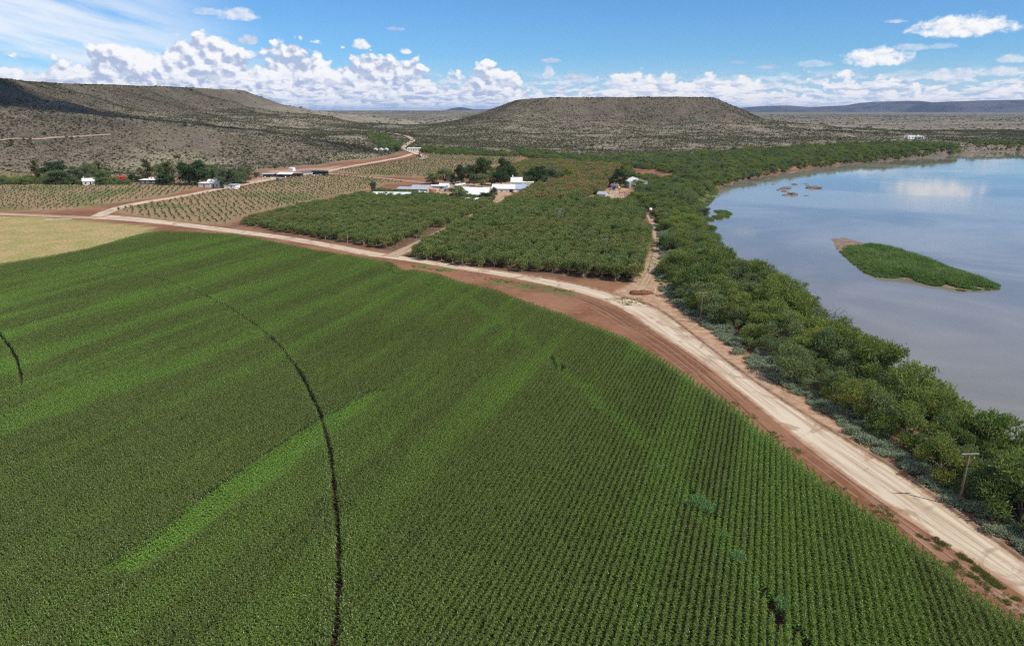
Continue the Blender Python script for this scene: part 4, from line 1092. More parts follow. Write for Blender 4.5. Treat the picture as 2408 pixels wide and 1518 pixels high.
for k, (poly, an, r_, st, lab, sd_) in enumerate(yb):
    x, y, rk, pl = grid_in(poly, an, r_, st, .36, sd_, 1.0); sr1.append(rk); sp1.append(pl); sx.append(x); sy.append(y); sb.append(np.full(len(x), k))
sx, sy, sb, sr1, sp1 = (np.concatenate(v) for v in (sx, sy, sb, sr1, sp1))
ok = in_frame(sx, sy, 1, 60) & (RNG.random(len(sx)) < .96)
sx, sy, sb, sr1, sp1 = (v[ok] for v in (sx, sy, sb, sr1, sp1))
sz_ = height(sx, sy); ss = RNG.uniform(.58, 1.02, len(sx)) * np.array([1.0, 1.05, 1.05])[sb]
order = np.argsort(np.hypot(sx, sy) + 1e5 * ~in_frame(sx, sy, 1, -4)); single, mass = order[:300], order[300:]
for i in single:
    plant('young_tree', 'sapling', int(RNG.integers(0, 5)), (sx[i], sy[i], sz_[i]), RNG.random() * 6.28, ss[i], f"young staked tree, {nth(sp1[i])} up the {nth(sr1[i])} row from the mature orchard" if sb[i] == 1 else f"young staked tree, {nth(sp1[i])} up the {nth(sr1[i])} row from the dirt road fork", 'young tree', 'young orchard trees in rows')
scatter('young_orchard', np.c_[sx, sy, sz_][mass], RNG.random(len(mass)) * 6.28, ss[mass], RNG.integers(0, 5, len(mass)), col_sap, 'rows of staked young trees on brown soil', None)

# ------------------------------------------------------------------ river thicket
inner = PP([(2490, 1375), (2408, 1300), (2330, 1252), (2250, 1190), (2180, 1142), (2100, 1088), (2020, 1030), (1960, 985), (1880, 928), (1800, 880), (1745, 838), (1690, 790), (1640, 752), (1590, 712), (1552, 678), (1548, 640), (1556, 600), (1552, 560), (1538, 520), (1524, 500)], 0)
near_poly = np.array(list(inner) + list(PP([(1560, 500), (1620, 505)], 0)) + list(shore_near[::-1]) + [[inner[0][0] + 30, inner[0][1] - 12]])
far_poly = np.array(list(PP([(1510, 498), (1484, 482), (1500, 452), (1496, 436), (1470, 405), (1462, 396), (1400, 388), (1340, 386), (1240, 379), (1215, 367), (1300, 372), (1400, 376), (1460, 374), (1600, 370), (1800, 361), (2000, 354), (2150, 351), (2245, 352)], 0))
                    + list(PP([(2256, 361), (2149, 370), (2047, 379), (1941, 390), (1857, 402), (1784, 414), (1704, 434), (1672, 446), (1640, 468), (1622, 492), (1640, 510), (1560, 520)], -2)))
def poisson(poly, r, seed, n):
    rng = np.random.default_rng(seed)
    lo, hi = poly.min(0), poly.max(0)
    c = rng.random((n, 2)) * (hi - lo) + lo
    c = c[inpoly(c[:, 0], c[:, 1], poly)]
    out, cell = [], {}
    for p in c:
        k = (int(p[0] // r), int(p[1] // r)); hit = False
        for i in (-1, 0, 1):
            for j in (-1, 0, 1):
                for q in cell.get((k[0] + i, k[1] + j), ()):
                    if (q[0] - p[0]) ** 2 + (q[1] - p[1]) ** 2 < r * r: hit = True
        if not hit: cell.setdefault(k, []).append(p); out.append(p)
    return np.array(out)
bt = poisson(near_poly, 2.7, 51, 9000)
bt = bt[in_frame(bt[:, 0], bt[:, 1], 0, 260)]
din, _ = line_dist(bt[:, 0], bt[:, 1], inner); dsh, _ = line_dist(bt[:, 0], bt[:, 1], shore_near)
r = RNG.random(len(bt))
clump = fbm(bt[:, 0], bt[:, 1], 16, 2, 52)
kind_i = np.where(din < 2.6, np.where(r < .66, 2, np.where(r < .9, 3, 4)), np.where(din < 4.6, np.where(r < .62, 2, np.where(r < .82, 1, 0)), np.where(r + clump * .7 < .46, 0, np.where(r < .955, 1, 4))))
names = ['acacia', 'thicket', 'saltbush', 'greenbush', 'deadbush']
bs = np.select([kind_i == 0, kind_i == 1, kind_i == 2, kind_i == 3], [np.where(RNG.random(len(bt)) < .42, RNG.uniform(1.30, 1.95, len(bt)), RNG.uniform(.60, 1.05, len(bt))), np.where(RNG.random(len(bt)) < .35, RNG.uniform(1.1, 1.6, len(bt)), RNG.uniform(.6, 1.0, len(bt))), RNG.uniform(1.5, 2.7, len(bt)), RNG.uniform(.5, 1.0, len(bt))], RNG.uniform(1.2, 2.0, len(bt)))
bs = np.where(din < 2.2, bs * np.where(kind_i < 2, .7, .75), bs)
bs = np.where((dsh < 4) & (kind_i < 2), bs * .92, bs)
bz = height(bt[:, 0], bt[:, 1]) - 0.05
lab = ['feathery yellow-green thorn tree, thicket ', 'dusky green thorn tree, thicket ', 'pale grey-green saltbush, thicket ', 'small bright green bush, thicket ', 'bare grey-brown dead bush, thicket ']
cat_ = ['tree', 'tree', 'bush', 'bush', 'dead bush']; nm_ = ['thorn_tree', 'thorn_tree', 'saltbush', 'green_bush', 'dead_bush']
_, tin = line_dist(bt[:, 0], bt[:, 1], inner)
def zone(x, y, d_in, d_sh):
    side = 'road side' if d_in < 5 else ('water edge' if d_sh < 5 else 'middle')
    ya = [84, 100, 120, 145, 175, 215, 260]
    tx = ['past the nearest power pole', 'beside the nearest power pole', 'beyond the nearest power pole', 'halfway between the power poles', 'near the far power pole', 'below the orchard corner', 'alongside the orchard', 'near the green spit']
    return side + ' ' + tx[int(np.searchsorted(ya, y + 0.35 * (x - 60)))]
order = np.argsort(np.hypot(bt[:, 0], bt[:, 1]) + 1e5 * ~in_frame(bt[:, 0], bt[:, 1], bz + 2, 40))
n_th = 0; leftover = []
for i in order:
    k = kind_i[i]
    if k < 2:
        n_th += 1
        if n_th > 300: leftover.append(i); continue
    sz_k = bs[i] * RNG.uniform(.9, 1.12)
    plant(nm_[k], names[k], int(RNG.integers(0, 5)), (bt[i, 0], bt[i, 1], bz[i]), RNG.random() * 6.28, (sz_k, bs[i], bs[i] * (RNG.uniform(1.05, 1.5) if k < 2 else RNG.uniform(.65, .9))),
          (('big ' if bs[i] > 1.25 else 'low ') if k < 2 else '') + lab[k] + zone(bt[i, 0], bt[i, 1], din[i], dsh[i]), cat_[k], ['thorn trees in the river thicket', 'thorn trees in the river thicket', 'saltbushes on the thicket edge', 'green bushes on the road verge', 'dead bushes in the thicket'][k])
sb2 = poisson(np.array(list(inner) + list((inner + np.array([4.2, 2.0]))[::-1])), 1.1, 58, 8000)
sb2 = sb2[(fbm(sb2[:, 0], sb2[:, 1], 11, 2, 59) > -.16) & in_frame(sb2[:, 0], sb2[:, 1], 0, 40)]
for p_ in sb2[np.argsort(np.hypot(*sb2.T))][:270]:
    k = RNG.uniform(.8, 1.7)
    plant('saltbush', 'saltbush', int(RNG.integers(0, 4)), (p_[0], p_[1], hz(p_[0], p_[1]) - .05), RNG.random() * 6.28, (k * 1.2, k, k * RNG.uniform(.5, .8)), 'low ' + lab[2] + zone(p_[0], p_[1], 1, 20), 'bush', 'saltbushes on the thicket edge')
print('bank plants', len(bt), 'thorn trees', n_th)
ft = poisson(far_poly, 4.6, 53, 26000)
ft = ft[(poly_sdf(ft[:, 0], ft[:, 1], clearing) > 1.5) & (poly_sdf(ft[:, 0], ft[:, 1], sheds_lot) > 1) & (poly_sdf(ft[:, 0], ft[:, 1], river_poly) > .8)]
v1, v2 = np.array([PT(*q)[:2] for q in [(868, 322), (892, 318), (915, 326), (930, 336), (934, 345), (915, 350), (895, 347), (876, 336)]]), np.array([PT(*q)[:2] for q in [(985, 347), (1020, 349), (1080, 352), (1150, 358), (1215, 362), (1215, 369), (1120, 366), (1030, 362), (990, 359)]])
v3 = np.array([PT(*q)[:2] for q in [(2280, 336), (2340, 334), (2430, 338), (2430, 350), (2340, 352), (2300, 346)]])
v4 = np.array([PT(*q)[:2] for q in [(0, 425), (60, 427), (150, 427), (250, 429), (300, 431), (300, 434), (170, 434.5), (0, 434), (-100, 433), (-100, 426)]])
ft2 = np.concatenate([poisson(v1, 5.5, 54, 5000), poisson(v2, 4.8, 55, 9000), poisson(v3, 6.0, 56, 4000), poisson(v4, 3.2, 57, 6000)])
fx = np.r_[ft[:, 0], ft2[:, 0], bt[leftover, 0]] if leftover else np.r_[ft[:, 0], ft2[:, 0]]
fy = np.r_[ft[:, 1], ft2[:, 1], bt[leftover, 1]] if leftover else np.r_[ft[:, 1], ft2[:, 1]]
fz = height(fx, fy)
fs = RNG.uniform(.85, 1.75, len(fx)) * np.r_[np.full(len(ft), 1.0), np.full(len(ft2), .72), np.full(len(leftover), .9)]
sel = RNG.random(len(fx)) < .48 + .6 * fbm(fx, fy, 40, 2, 77)
for s_, k, lb in ((sel, 'acacia', 'yellow-green riverside trees massed along the far bank and valley'), (~sel, 'thicket', 'dusky green riverside trees massed along the far bank and valley')):
    scatter('riverside_wood', np.c_[fx, fy, fz - .1][s_], RNG.random(s_.sum()) * 6.28, np.c_[fs, fs, fs * RNG.uniform(.85, 1.15, len(fs))][s_], RNG.integers(0, 5, s_.sum()), KINDS[k][1], lb)
print('far trees', len(fx))

# ------------------------------------------------------------------ single large trees: px, py of the foot, height m, width m, kind, label
BIG = [(90, 430, 14, 6.5, 'gum', 'tall thin brownish tree, leftmost of the farm trees'), (133, 424, 12, 19, 'dark', 'wide dark tree between the thin brownish tree and small white house'),
       (146, 433, 9, 17, 'grey', 'grey-green rounded tree in front of a wide dark tree'), (196, 431, 12, 13, 'grey', 'grey-green tree standing left of the small white house'),
       (214, 427, 12, 12, 'mid', 'green tree rising behind the small white house'), (232, 424, 13.5, 9, 'gum', 'brown-topped tree rising behind the small white house'),
       (243, 431, 9, 11, 'mid', 'green tree just right of the small white house'), (240, 434, 4.5, 9, 'grey', 'low round bush beside the small white house wall'),
       (310, 428, 5, 7, 'dark', 'small dark tree beside the red shed'), (328, 428, 4, 6, 'dark', 'dark bush below the lone yellowish tree'),
       (346, 427, 14.5, 10.5, 'gum', 'lone yellowish-brown tree behind the flat white house'), (384, 430, 13, 10, 'mid', 'green tree right of the flat white house'), (400, 430, 13.5, 10, 'gum', 'yellow-tinged tree beside the green tree by flat house'),
       (392, 434, 7, 12, 'dark', 'dark bushy tree in front of the yellow-tinged pair'), (444, 435, 14, 14, 'dark', 'dark heavy tree at the left of the biggest clump'), (466, 435, 15.5, 17, 'dark', 'largest dark tree of the clump over the labourers houses'),
       (498, 435, 13, 15, 'mid', 'green tree at right of the large dark clump'), (536, 442, 13, 15, 'grey', 'grey-green tree hiding a pale house by the pens'), (556, 440, 11, 12, 'mid', 'green tree between grey-green tree and livestock pens'),
       (578, 431, 11.5, 13, 'grey', 'round grey-green tree nearest the livestock pens'), (605, 417, 4, 6, 'mid', 'small green tree behind the livestock pens'),
       (1020, 433, 8, 12, 'mid', 'light green tree at the left end of the farmyard trees'), (1046, 432, 11, 13, 'mid', 'light green taller tree behind the white truck'),
       (1062, 433, 8, 9, 'grey', 'grey-green tree behind the white truck'), (1086, 434, 13.5, 11, 'dark', 'dark tree behind the white tankers'), (1106, 431, 13, 11, 'dark', 'dark tree left of the tallest farmyard tree'),
       (1136, 430, 17.5, 15, 'dark', 'tallest dark tree in the farmyard'), (1115, 437, 9, 7, 'grey', 'pale weeping tree in front of the dark farmyard trees'), (1133, 440, 9.5, 10, 'mid', 'green tree behind the big white barn roof'),
       (1156, 436, 10, 11, 'mid', 'green tree left of the white farmhouse'), (1178, 437, 12, 13, 'dark', 'dark round tree touching the white farmhouse'), (1188, 428, 17, 13, 'dark', 'second tallest dark tree, behind the white farmhouse'),
       (1206, 427, 11, 9, 'dark', 'dark tree right behind the farmhouse roof'), (1248, 438, 12.5, 12, 'dark', 'dark tree at the left of the clump past the farmhouse'), (1270, 438, 13.5, 13, 'dark', 'large dark tree in the clump past the farmhouse'),
       (1298, 432, 11.5, 11, 'grey', 'grey-dark tree behind the twin-pole power structure'), (1316, 428, 8, 8, 'mid', 'green tree beside the bright yellow-green tree'), (1332, 425, 9.5, 9, 'bright', 'bright yellow-green tree standing out against russet orchard'),
       (1242, 439, 5, 6, 'mid', 'small round tree beside the white farmhouse terrace'), (1458, 441, 12.5, 14, 'dark', 'dark spreading tree leaning over the white gabled barn'), (1432, 437, 6, 7, 'dark', 'small dark tree left of the blue canopy'),
       (1484, 428, 7, 9, 'mid', 'green tree behind the white gabled barn'), (1076, 471, 8.5, 11.5, 'mid', 'round green tree in front of the big white barn'), (1143, 472, 5, 9, 'dark', 'low dark tree at the corner of the big white barn'),
       (1160, 470, 7.5, 5, 'grey', 'wispy grey tree beside the barn gable'), (878, 455, 8, 5.5, 'grey', 'wispy grey tree left of the long white shed'), (1513, 470, 6, 7, 'mid', 'green tree near the red and white farm implements'),
       (1655, 512, 5, 7.5, 'grey', 'lone round willow bush standing at the water edge'), (1500, 470, 5, 7, 'mid', 'low green tree below the implements'), (935, 356, 5, 8, 'dark', 'dark tree beside the low huts up the valley')]
BASEW = {'dark': 9.0, 'grey': 9.0, 'mid': 9.0, 'bright': 9.0, 'gum': 5.4}
for i, (px, py, hh, ww, k, lb) in enumerate(BIG):
    x, y, z = PT(px, py)
    z = max(z, WATER)
    e = plant('tree', k, i, (x, y, z - .1), i * 1.7, (ww / BASEW[k], ww / BASEW[k] * RNG.uniform(.9, 1.1), hh / 9.9), lb, 'tree')

# ------------------------------------------------------------------ scrub on the hills and plain
def scrub_mesh(seed):
    rng = np.random.default_rng(seed)
    lob = [(rng.normal() * .35, rng.normal() * .35, .3, .45, .45, .38) for _ in range(3)]
    C, d = crown_points(rng, lob, 34, .4); C[:, 2] = np.abs(C[:, 2])
    V, F = leaves(C, unit(d + rng.normal(size=d.shape) * .5), rng.uniform(.4, .7, 34), rng.uniform(.22, .4, 34), rng)
    return mesh_np('scrub_mesh', V, F, M['scrub_leaf'])
col_scrub = bpy.data.collections.new('scrub_sources')
for i in range(4): col_scrub.objects.link(lib(f'scrub_{i}', scrub_mesh(600 + i)))
def veld_points(n, y0, y1, seed, spread=.80, cover=(-.25, .25)):
    rng = np.random.default_rng(seed)
    y = np.sqrt(rng.random(n) * (y1 ** 2 - y0 ** 2) + y0 ** 2); x = (rng.random(n) * 2 - 1) * y * spread
    d = fbm(x, y, 90, 4, 91) * .42 + fbm(x, y, 24, 3, 92) * .42
    ok = (rng.random(n) < sstep(d, *cover)) & (veldness(x, y) > .6) & (poly_sdf(x, y, river_poly) > 2)
    return x[ok], y[ok]
x, y = veld_points(760000, 470, 1500, 95, .80, (-.28, .10))
vs = RNG.lognormal(-.50, .45, len(x))
scatter('hill_scrub', np.c_[x, y, height(x, y) - .05], RNG.random(len(x)) * 6.28, np.c_[vs, vs, vs * .8], RNG.integers(0, 4, len(x)), col_scrub, 'dark dwarf scrub dotted over the stony hillsides')
print('scrub', len(x))
x, y = veld_points(100000, 1400, 5200, 96, .80, (-.15, .3))
vs = RNG.lognormal(.55, .45, len(x))
scatter('plain_scrub', np.c_[x, y, height(x, y) - .05], RNG.random(len(x)) * 6.28, np.c_[vs * 1.4, vs * 1.4, vs * .7], RNG.integers(0, 4, len(x)), col_scrub, 'dark scrub over the far plain and mesa tops')

# ------------------------------------------------------------------ reeds, grass and dry stubble
def tuft_mesh(name, seed, mat, n, h, spread, wd, lean=.35):
    rng = np.random.default_rng(seed)
    a = rng.random(n) * 2 * pi; r = rng.random(n) ** .5 * spread
    b = np.c_[r * np.cos(a), r * np.sin(a), np.zeros(n)]
    L_ = h * rng.uniform(.6, 1.1, n)
    d = unit(np.c_[np.cos(a) * lean * rng.random(n), np.sin(a) * lean * rng.random(n), np.ones(n)] + rng.normal(size=(n, 3)) * .12)
    s = unit(np.cross(d, rng.normal(size=(n, 3))))
    m1 = b + d * L_[:, None] * .55; d2 = unit(d + rng.normal(size=(n, 3)) * .4 + np.array([0, 0, -.15])); tp = m1 + d2 * L_[:, None] * .5
    V = np.stack([b - s * wd * .4, b + s * wd * .4, m1 + s * wd * .5, m1 - s * wd * .5, tp], 1).reshape(-1, 3)
    k = np.arange(n)[:, None] * 5
    return mesh_np(name, V, [k + np.array([[0, 1, 2, 3]]), k + np.array([[3, 2, 4]])], mat)
col_reed = bpy.data.collections.new('reed_sources'); col_grass = bpy.data.collections.new('grass_sources'); col_dry = bpy.data.collections.new('drygrass_sources')
for i in range(4):
    col_reed.objects.link(lib(f'reed_{i}', tuft_mesh('reed_tuft', 640 + i, M['reed_leaf'], 46, 1.8, .8, .13)))
    col_grass.objects.link(lib(f'grass_{i}', tuft_mesh('grass_tuft', 650 + i, M['grass_leaf'], 30, .38, .4, .05, .8)))
    col_dry.objects.link(lib(f'drygrass_{i}', tuft_mesh('drygrass_tuft', 660 + i, M['drygrass_leaf'], 26, .42, .5, .06, .9)))
def fill(poly, n, seed, margin=0.0, noise=None, thr=0.0):
    rng = np.random.default_rng(seed)
    lo, hi = poly.min(0), poly.max(0)
    x = rng.random(n) * (hi[0] - lo[0]) + lo[0]; y = rng.random(n) * (hi[1] - lo[1]) + lo[1]
    ok = poly_sdf(x, y, poly) < -margin
    if noise: ok &= fbm(x, y, noise, 2, seed) > thr
    return x[ok], y[ok]
reed_px = [(1986, 604), (1972, 592), (1984, 580), (2010, 578), (2048, 576), (2100, 585), (2160, 601), (2230, 628), (2290, 648), (2350, 670), (2352, 681), (2320, 683), (2270, 686), (2215, 677), (2150, 664), (2105, 655), (2060, 652), (2030, 640), (2005, 622), (1990, 606)]
reed_poly = PP(reed_px, WATER)
x, y = fill(reed_poly, 9000, 71, 0.2)
den = fbm(x, y, 7, 3, 72); ok = den > -.13
x, y = x[ok], y[ok]
sdr = -poly_sdf(x, y, reed_poly)
rs_ = (.35 + .75 * sstep(sdr, 0, 7)) * RNG.uniform(.6, 1.25, len(x)) * (1 + .9 * den[ok])
scatter('reed_bed', np.c_[x, y, np.full(len(x), WATER + .05)], RNG.random(len(x)) * 6.28, np.c_[rs_ * 1.15, rs_ * 1.15, rs_], RNG.integers(0, 4, len(x)), col_reed, 'green reed bed covering the low river island')
x1, y1 = fill(spit, 3200, 73, -1.0, 8, -.1)
ex_ = [(1692, 499, 3), (1705, 501, 4), (1700, 508, 3), (1686, 512, 2.5), (1665, 515, 3)]
xs = [x1]; ys = [y1]
for px, py, rr_ in ex_:
    q = P(px, py, WATER); nn = int(rr_ * 22); a = RNG.random(nn) * 6.28; r = RNG.random(nn) ** .5 * rr_
    xs.append(q[0] + np.cos(a) * r * .8); ys.append(q[1] + np.sin(a) * r * 2.2)
x, y = np.concatenate(xs), np.concatenate(ys)
scatter('bank_reeds', np.c_[x, y, np.maximum(height(x, y), WATER)], RNG.random(len(x)) * 6.28, RNG.uniform(.35, .7, len(x)), RNG.integers(0, 4, len(x)), col_reed, 'bright green reeds and grass on the muddy bank below the thicket')
# grass strips between the wheel ruts by the maize and along the verges
g1_ = PP([(2420, 1432), (2408, 1418), (2330, 1356), (2260, 1300), (2200, 1262), (2190, 1265), (2250, 1312), (2320, 1366), (2395, 1424)], 0)
g2_ = PP([(2420, 1448), (2330, 1382), (2240, 1312), (2165, 1256), (2155, 1258), (2230, 1316), (2320, 1388), (2410, 1452)], 0)
g3_ = PP([(940, 626), (1000, 632), (1090, 650), (1200, 668), (1290, 684), (1360, 690), (1345, 684), (1200, 660), (1090, 641), (960, 622)], 0)
g4_ = PP([(1530, 560), (1548, 562), (1546, 606), (1540, 632), (1522, 640), (1532, 604)], 0)
g5_ = PP([(1395, 700), (1440, 706), (1480, 722), (1520, 716), (1500, 690), (1440, 680)], 0)
g6_ = np.array(list(inner[:16]) + list((inner[:16] + np.array([-1.5, -.7]))[::-1]))
xs, ys = [], []
for p_, n_, nz, th_ in ((g1_, 1500, .7, -.04), (g2_, 1300, .7, -.02), (g3_, 4000, 5, -.02), (g4_, 1800, 4, -.15), (g5_, 500, 4, .10), (g6_, 9000, 3, .10)):
    x, y = fill(p_, n_, 75 + len(xs), 0, nz, th_); xs.append(x); ys.append(y)
e_t = PP([(1720, 952), (1760, 978), (1828, 1030), (1870, 1062), (1810, 1020), (1960, 1142), (2060, 1198), (2085, 1215), (2230, 1330), (2290, 1392), (2240, 1345)], 0)
for p_ in e_t:
    a = RNG.random(22) * 6.28; r = RNG.random(22) ** .5 * 1.5; xs.append(p_[0] + np.cos(a) * r); ys.append(p_[1] + np.sin(a) * r)
x, y = np.concatenate(xs), np.concatenate(ys)
scatter('verge_grass', np.c_[x, y, np.maximum(height(x, y), 0)], RNG.random(len(x)) * 6.28, RNG.uniform(.35, .85, len(x)), RNG.integers(0, 4, len(x)), col_grass, 'tufts of green grass along the road verges and wheel ruts')
x, y = fill(dry_poly, 26000, 78, 0.3)
ok = in_frame(x, y, 0, 60); x, y = x[ok], y[ok]
scatter('dry_grass', np.c_[x, y, np.zeros(len(x))], RNG.random(len(x)) * 6.28, RNG.uniform(.7, 1.5, len(x)), RNG.integers(0, 4, len(x)), col_dry, 'dry straw-yellow grass on the cut field')

# ------------------------------------------------------------------ building and vehicle helpers
def plain(name, col, rough=0.7, spec=0.3, metal=0.0, var=0.12, scale=1.2, stain=None):
    def f(g):
        p = g.pos()
        n = g.noise(p, scale, 5.0, 0.65)
        c = g.mix(g.ramp(n, .3, .7), tuple(v * (1 - var) for v in col), tuple(min(1, v * (1 + var)) for v in col))
        if stain: c = g.mix(g.ramp(g.noise(p, scale * .35, 5.0, .7), .55, .75) * .6, c, stain)
        return pbsdf(g, c, rough, spec, metal)
    M[name] = material(name, f)
plain('roof_white', (0.66, 0.655, 0.63), .55, .4, 0, .08, .5, (0.52, 0.49, 0.45))
plain('roof_grey', (0.43, 0.45, 0.47), .45, .5, .2, .1, .6, (0.33, 0.33, 0.33))
plain('roof_blue', (0.36, 0.46, 0.60), .45, .5, .15, .06, .5)
plain('roof_rust', (0.34, 0.20, 0.14), .8, .2, 0, .3, .9, (0.50, 0.46, 0.42))
plain('thatch', (0.235, 0.200, 0.165), .95, .1, 0, .2, 1.5)
plain('wall_white', (0.74, 0.73, 0.70), .75, .3, 0, .05, .7, (0.60, 0.56, 0.50))
plain('wall_cream', (0.56, 0.50, 0.43), .8, .2, 0, .08, .8, (0.44, 0.37, 0.30))
plain('wall_brick', (0.50, 0.315, 0.235), .85, .2, 0, .1, 2.5, (0.42, 0.26, 0.19))
plain('wall_grey', (0.36, 0.39, 0.43), .6, .4, .1, .1, .8)
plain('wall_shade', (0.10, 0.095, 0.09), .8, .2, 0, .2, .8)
plain('dark', (0.018, 0.018, 0.02), .6, .3)
plain('glass', (0.03, 0.04, 0.05), .08, .6, 0, .05)
plain('plank', (0.30, 0.245, 0.20), .9, .1, 0, .3, 2.0, (0.36, 0.16, 0.10))
plain('paint_white', (0.78, 0.78, 0.77), .35, .5, 0, .03)
plain('paint_red', (0.42, 0.035, 0.030), .5, .4, 0, .25, 1.5)
plain('paint_darkred', (0.17, 0.028, 0.022), .6, .4, 0, .25, 1.5)
plain('paint_orange', (0.62, 0.20, 0.04), .5, .4, 0, .15)
plain('paint_green', (0.03, 0.22, 0.15), .45, .5, 0, .15)
plain('paint_blue', (0.025, 0.05, 0.22), .45, .5, 0, .2)
plain('paint_yellow', (0.62, 0.43, 0.03), .5, .4, 0, .1)
plain('rubber', (0.022, 0.022, 0.024), .85, .2)
plain('steel', (0.33, 0.34, 0.35), .45, .5, .6, .15)
plain('pole_wood', (0.135, 0.105, 0.082), .9, .15, 0, .25, 1.2)
plain('arm_wood', (0.30, 0.27, 0.24), .85, .2, 0, .15, 1.5)
plain('porcelain', (0.05, 0.03, 0.025), .3, .5)
plain('rock', (0.150, 0.122, 0.098), .85, .25, 0, .4, .9, (0.30, 0.26, 0.21))
plain('driftwood', (0.36, 0.32, 0.28), .9, .15, 0, .25, 1.0)
plain('soil_heap', (0.165, 0.075, 0.045), .95, .1, 0, .35, 1.2)

class MB:
    def __init__(s): s.v, s.f = [], []
    def add(s, v, f):
        o = len(s.v); s.v += [tuple(map(float, p)) for p in v]; s.f += [tuple(i + o for i in q) for q in f]; return s
    def box(s, x0, x1, y0, y1, z0, z1):
        return s.add([(x0, y0, z0), (x1, y0, z0), (x1, y1, z0), (x0, y1, z0), (x0, y0, z1), (x1, y0, z1), (x1, y1, z1), (x0, y1, z1)],
                     [(0, 3, 2, 1), (4, 5, 6, 7), (0, 1, 5, 4), (1, 2, 6, 5), (2, 3, 7, 6), (3, 0, 4, 7)])
    def prism(s, poly, axis, a, b):
        """a polygon given in the plane across the axis ('x': (y, z); 'y': (x, z)), pushed from a to b"""
        n = len(poly)
        mk = (lambda t, p: (t, p[0], p[1])) if axis == 'x' else (lambda t, p: (p[0], t, p[1]))
        v = [mk(a, p) for p in poly] + [mk(b, p) for p in poly]
        f = [tuple(range(n)), tuple(range(2 * n - 1, n - 1, -1))] + [(i, n + i, n + (i + 1) % n, (i + 1) % n) for i in range(n)]
        return s.add(v, f)
    def cyl(s, p0, p1, r0, r1=None, n=10):
        r1 = r0 if r1 is None else r1
        p0, p1 = Vector(p0), Vector(p1); d = (p1 - p0).normalized()
        a = d.orthogonal().normalized(); b = d.cross(a)
        v = [p0 + (a * cos(t) + b * sin(t)) * r0 for t in (2 * pi * i / n for i in range(n))] + [p1 + (a * cos(t) + b * sin(t)) * r1 for t in (2 * pi * i / n for i in range(n))]
        return s.add(v, [tuple(range(n))[::-1], tuple(range(n, 2 * n))] + [(i, (i + 1) % n, n + (i + 1) % n, n + i) for i in range(n)])
    def ribbed(s, a0, a1, b0, b1, pitch=0.76, rib=0.05, th=0.06):
        """a ribbed metal sheet: eave from a0 to a1, top from b0 to b1"""
        a0, a1, b0, b1 = (Vector(q) for q in (a0, a1, b0, b1))
        nrm = (a1 - a0).cross(b0 - a0).normalized()
        if nrm.z < 0: nrm = -nrm
        L = (a1 - a0).length; n = max(1, int(round(L / pitch))); top, bot = [], []
        for i in range(n):
            for fr, h in ((0.0, rib), (0.07, rib), (0.12, 0.0), (0.93, 0.0)):
                t = min(1, (i + fr) / n)
                top.append((a0.lerp(a1, t) + nrm * h, b0.lerp(b1, t) + nrm * h))
        top.append((a1 + nrm * rib, b1 + nrm * rib))
        v = []
        for p, q in top: v += [p, q]
        m_ = len(top)
        v += [a0 - nrm * th, b0 - nrm * th, a1 - nrm * th, b1 - nrm * th]
        k = 2 * m_
        f = [(2 * i, 2 * i + 2, 2 * i + 3, 2 * i + 1) for i in range(m_ - 1)] + [(k, k + 1, k + 3, k + 2), (0, 1, k + 1, k), (2 * m_ - 2, k + 2, k + 3, 2 * m_ - 1)]
        return s.add(v, f)
    def build(s, name, mat, parent=None, smooth=False, label=None):
        me = bpy.data.meshes.new(name); me.from_pydata(s.v, [], s.f); me.materials.append(M[mat]); me.update()
        bm = bmesh.new(); bm.from_mesh(me); bmesh.ops.recalc_face_normals(bm, faces=bm.faces); bm.to_mesh(me); bm.free()
        if smooth: me.polygons.foreach_set('use_smooth', [True] * len(me.polygons))
        return set_props(link(name, me, parent), None, label)
def opening(e, kind_, side, L, W, u, z0, w, h, mat='dark', frame='wall_white'):
    """a door or window set on a wall: frame proud of the wall, leaf or pane inside it"""
    t = .10
    def bxs(m_, u0, u1, a, b, q0, q1):
        if side == 'front': m_.box(u0, u1, -W / 2 - b, -W / 2 - a, q0, q1)
        elif side == 'back': m_.box(u0, u1, W / 2 + a, W / 2 + b, q0, q1)
        elif side == 'right': m_.box(L / 2 + a, L / 2 + b, u0, u1, q0, q1)
        else: m_.box(-L / 2 - b, -L / 2 - a, u0, u1, q0, q1)
    p = MB(); bxs(p, u - w / 2, u + w / 2, .004, .03, z0, z0 + h); o = p.build(kind_, mat, e)
    fr = MB()
    bxs(fr, u - w / 2 - t, u - w / 2, .002, .07, z0, z0 + h); bxs(fr, u + w / 2, u + w / 2 + t, .002, .07, z0, z0 + h); bxs(fr, u - w / 2 - t, u + w / 2 + t, .002, .075, z0 + h, z0 + h + t)
    if kind_ == 'window': bxs(fr, u - w / 2 - t, u + w / 2 + t, .002, .09, z0 - t, z0); bxs(fr, u - .03, u + .03, .031, .06, z0, z0 + h)
    fr.build('frame', frame, o)
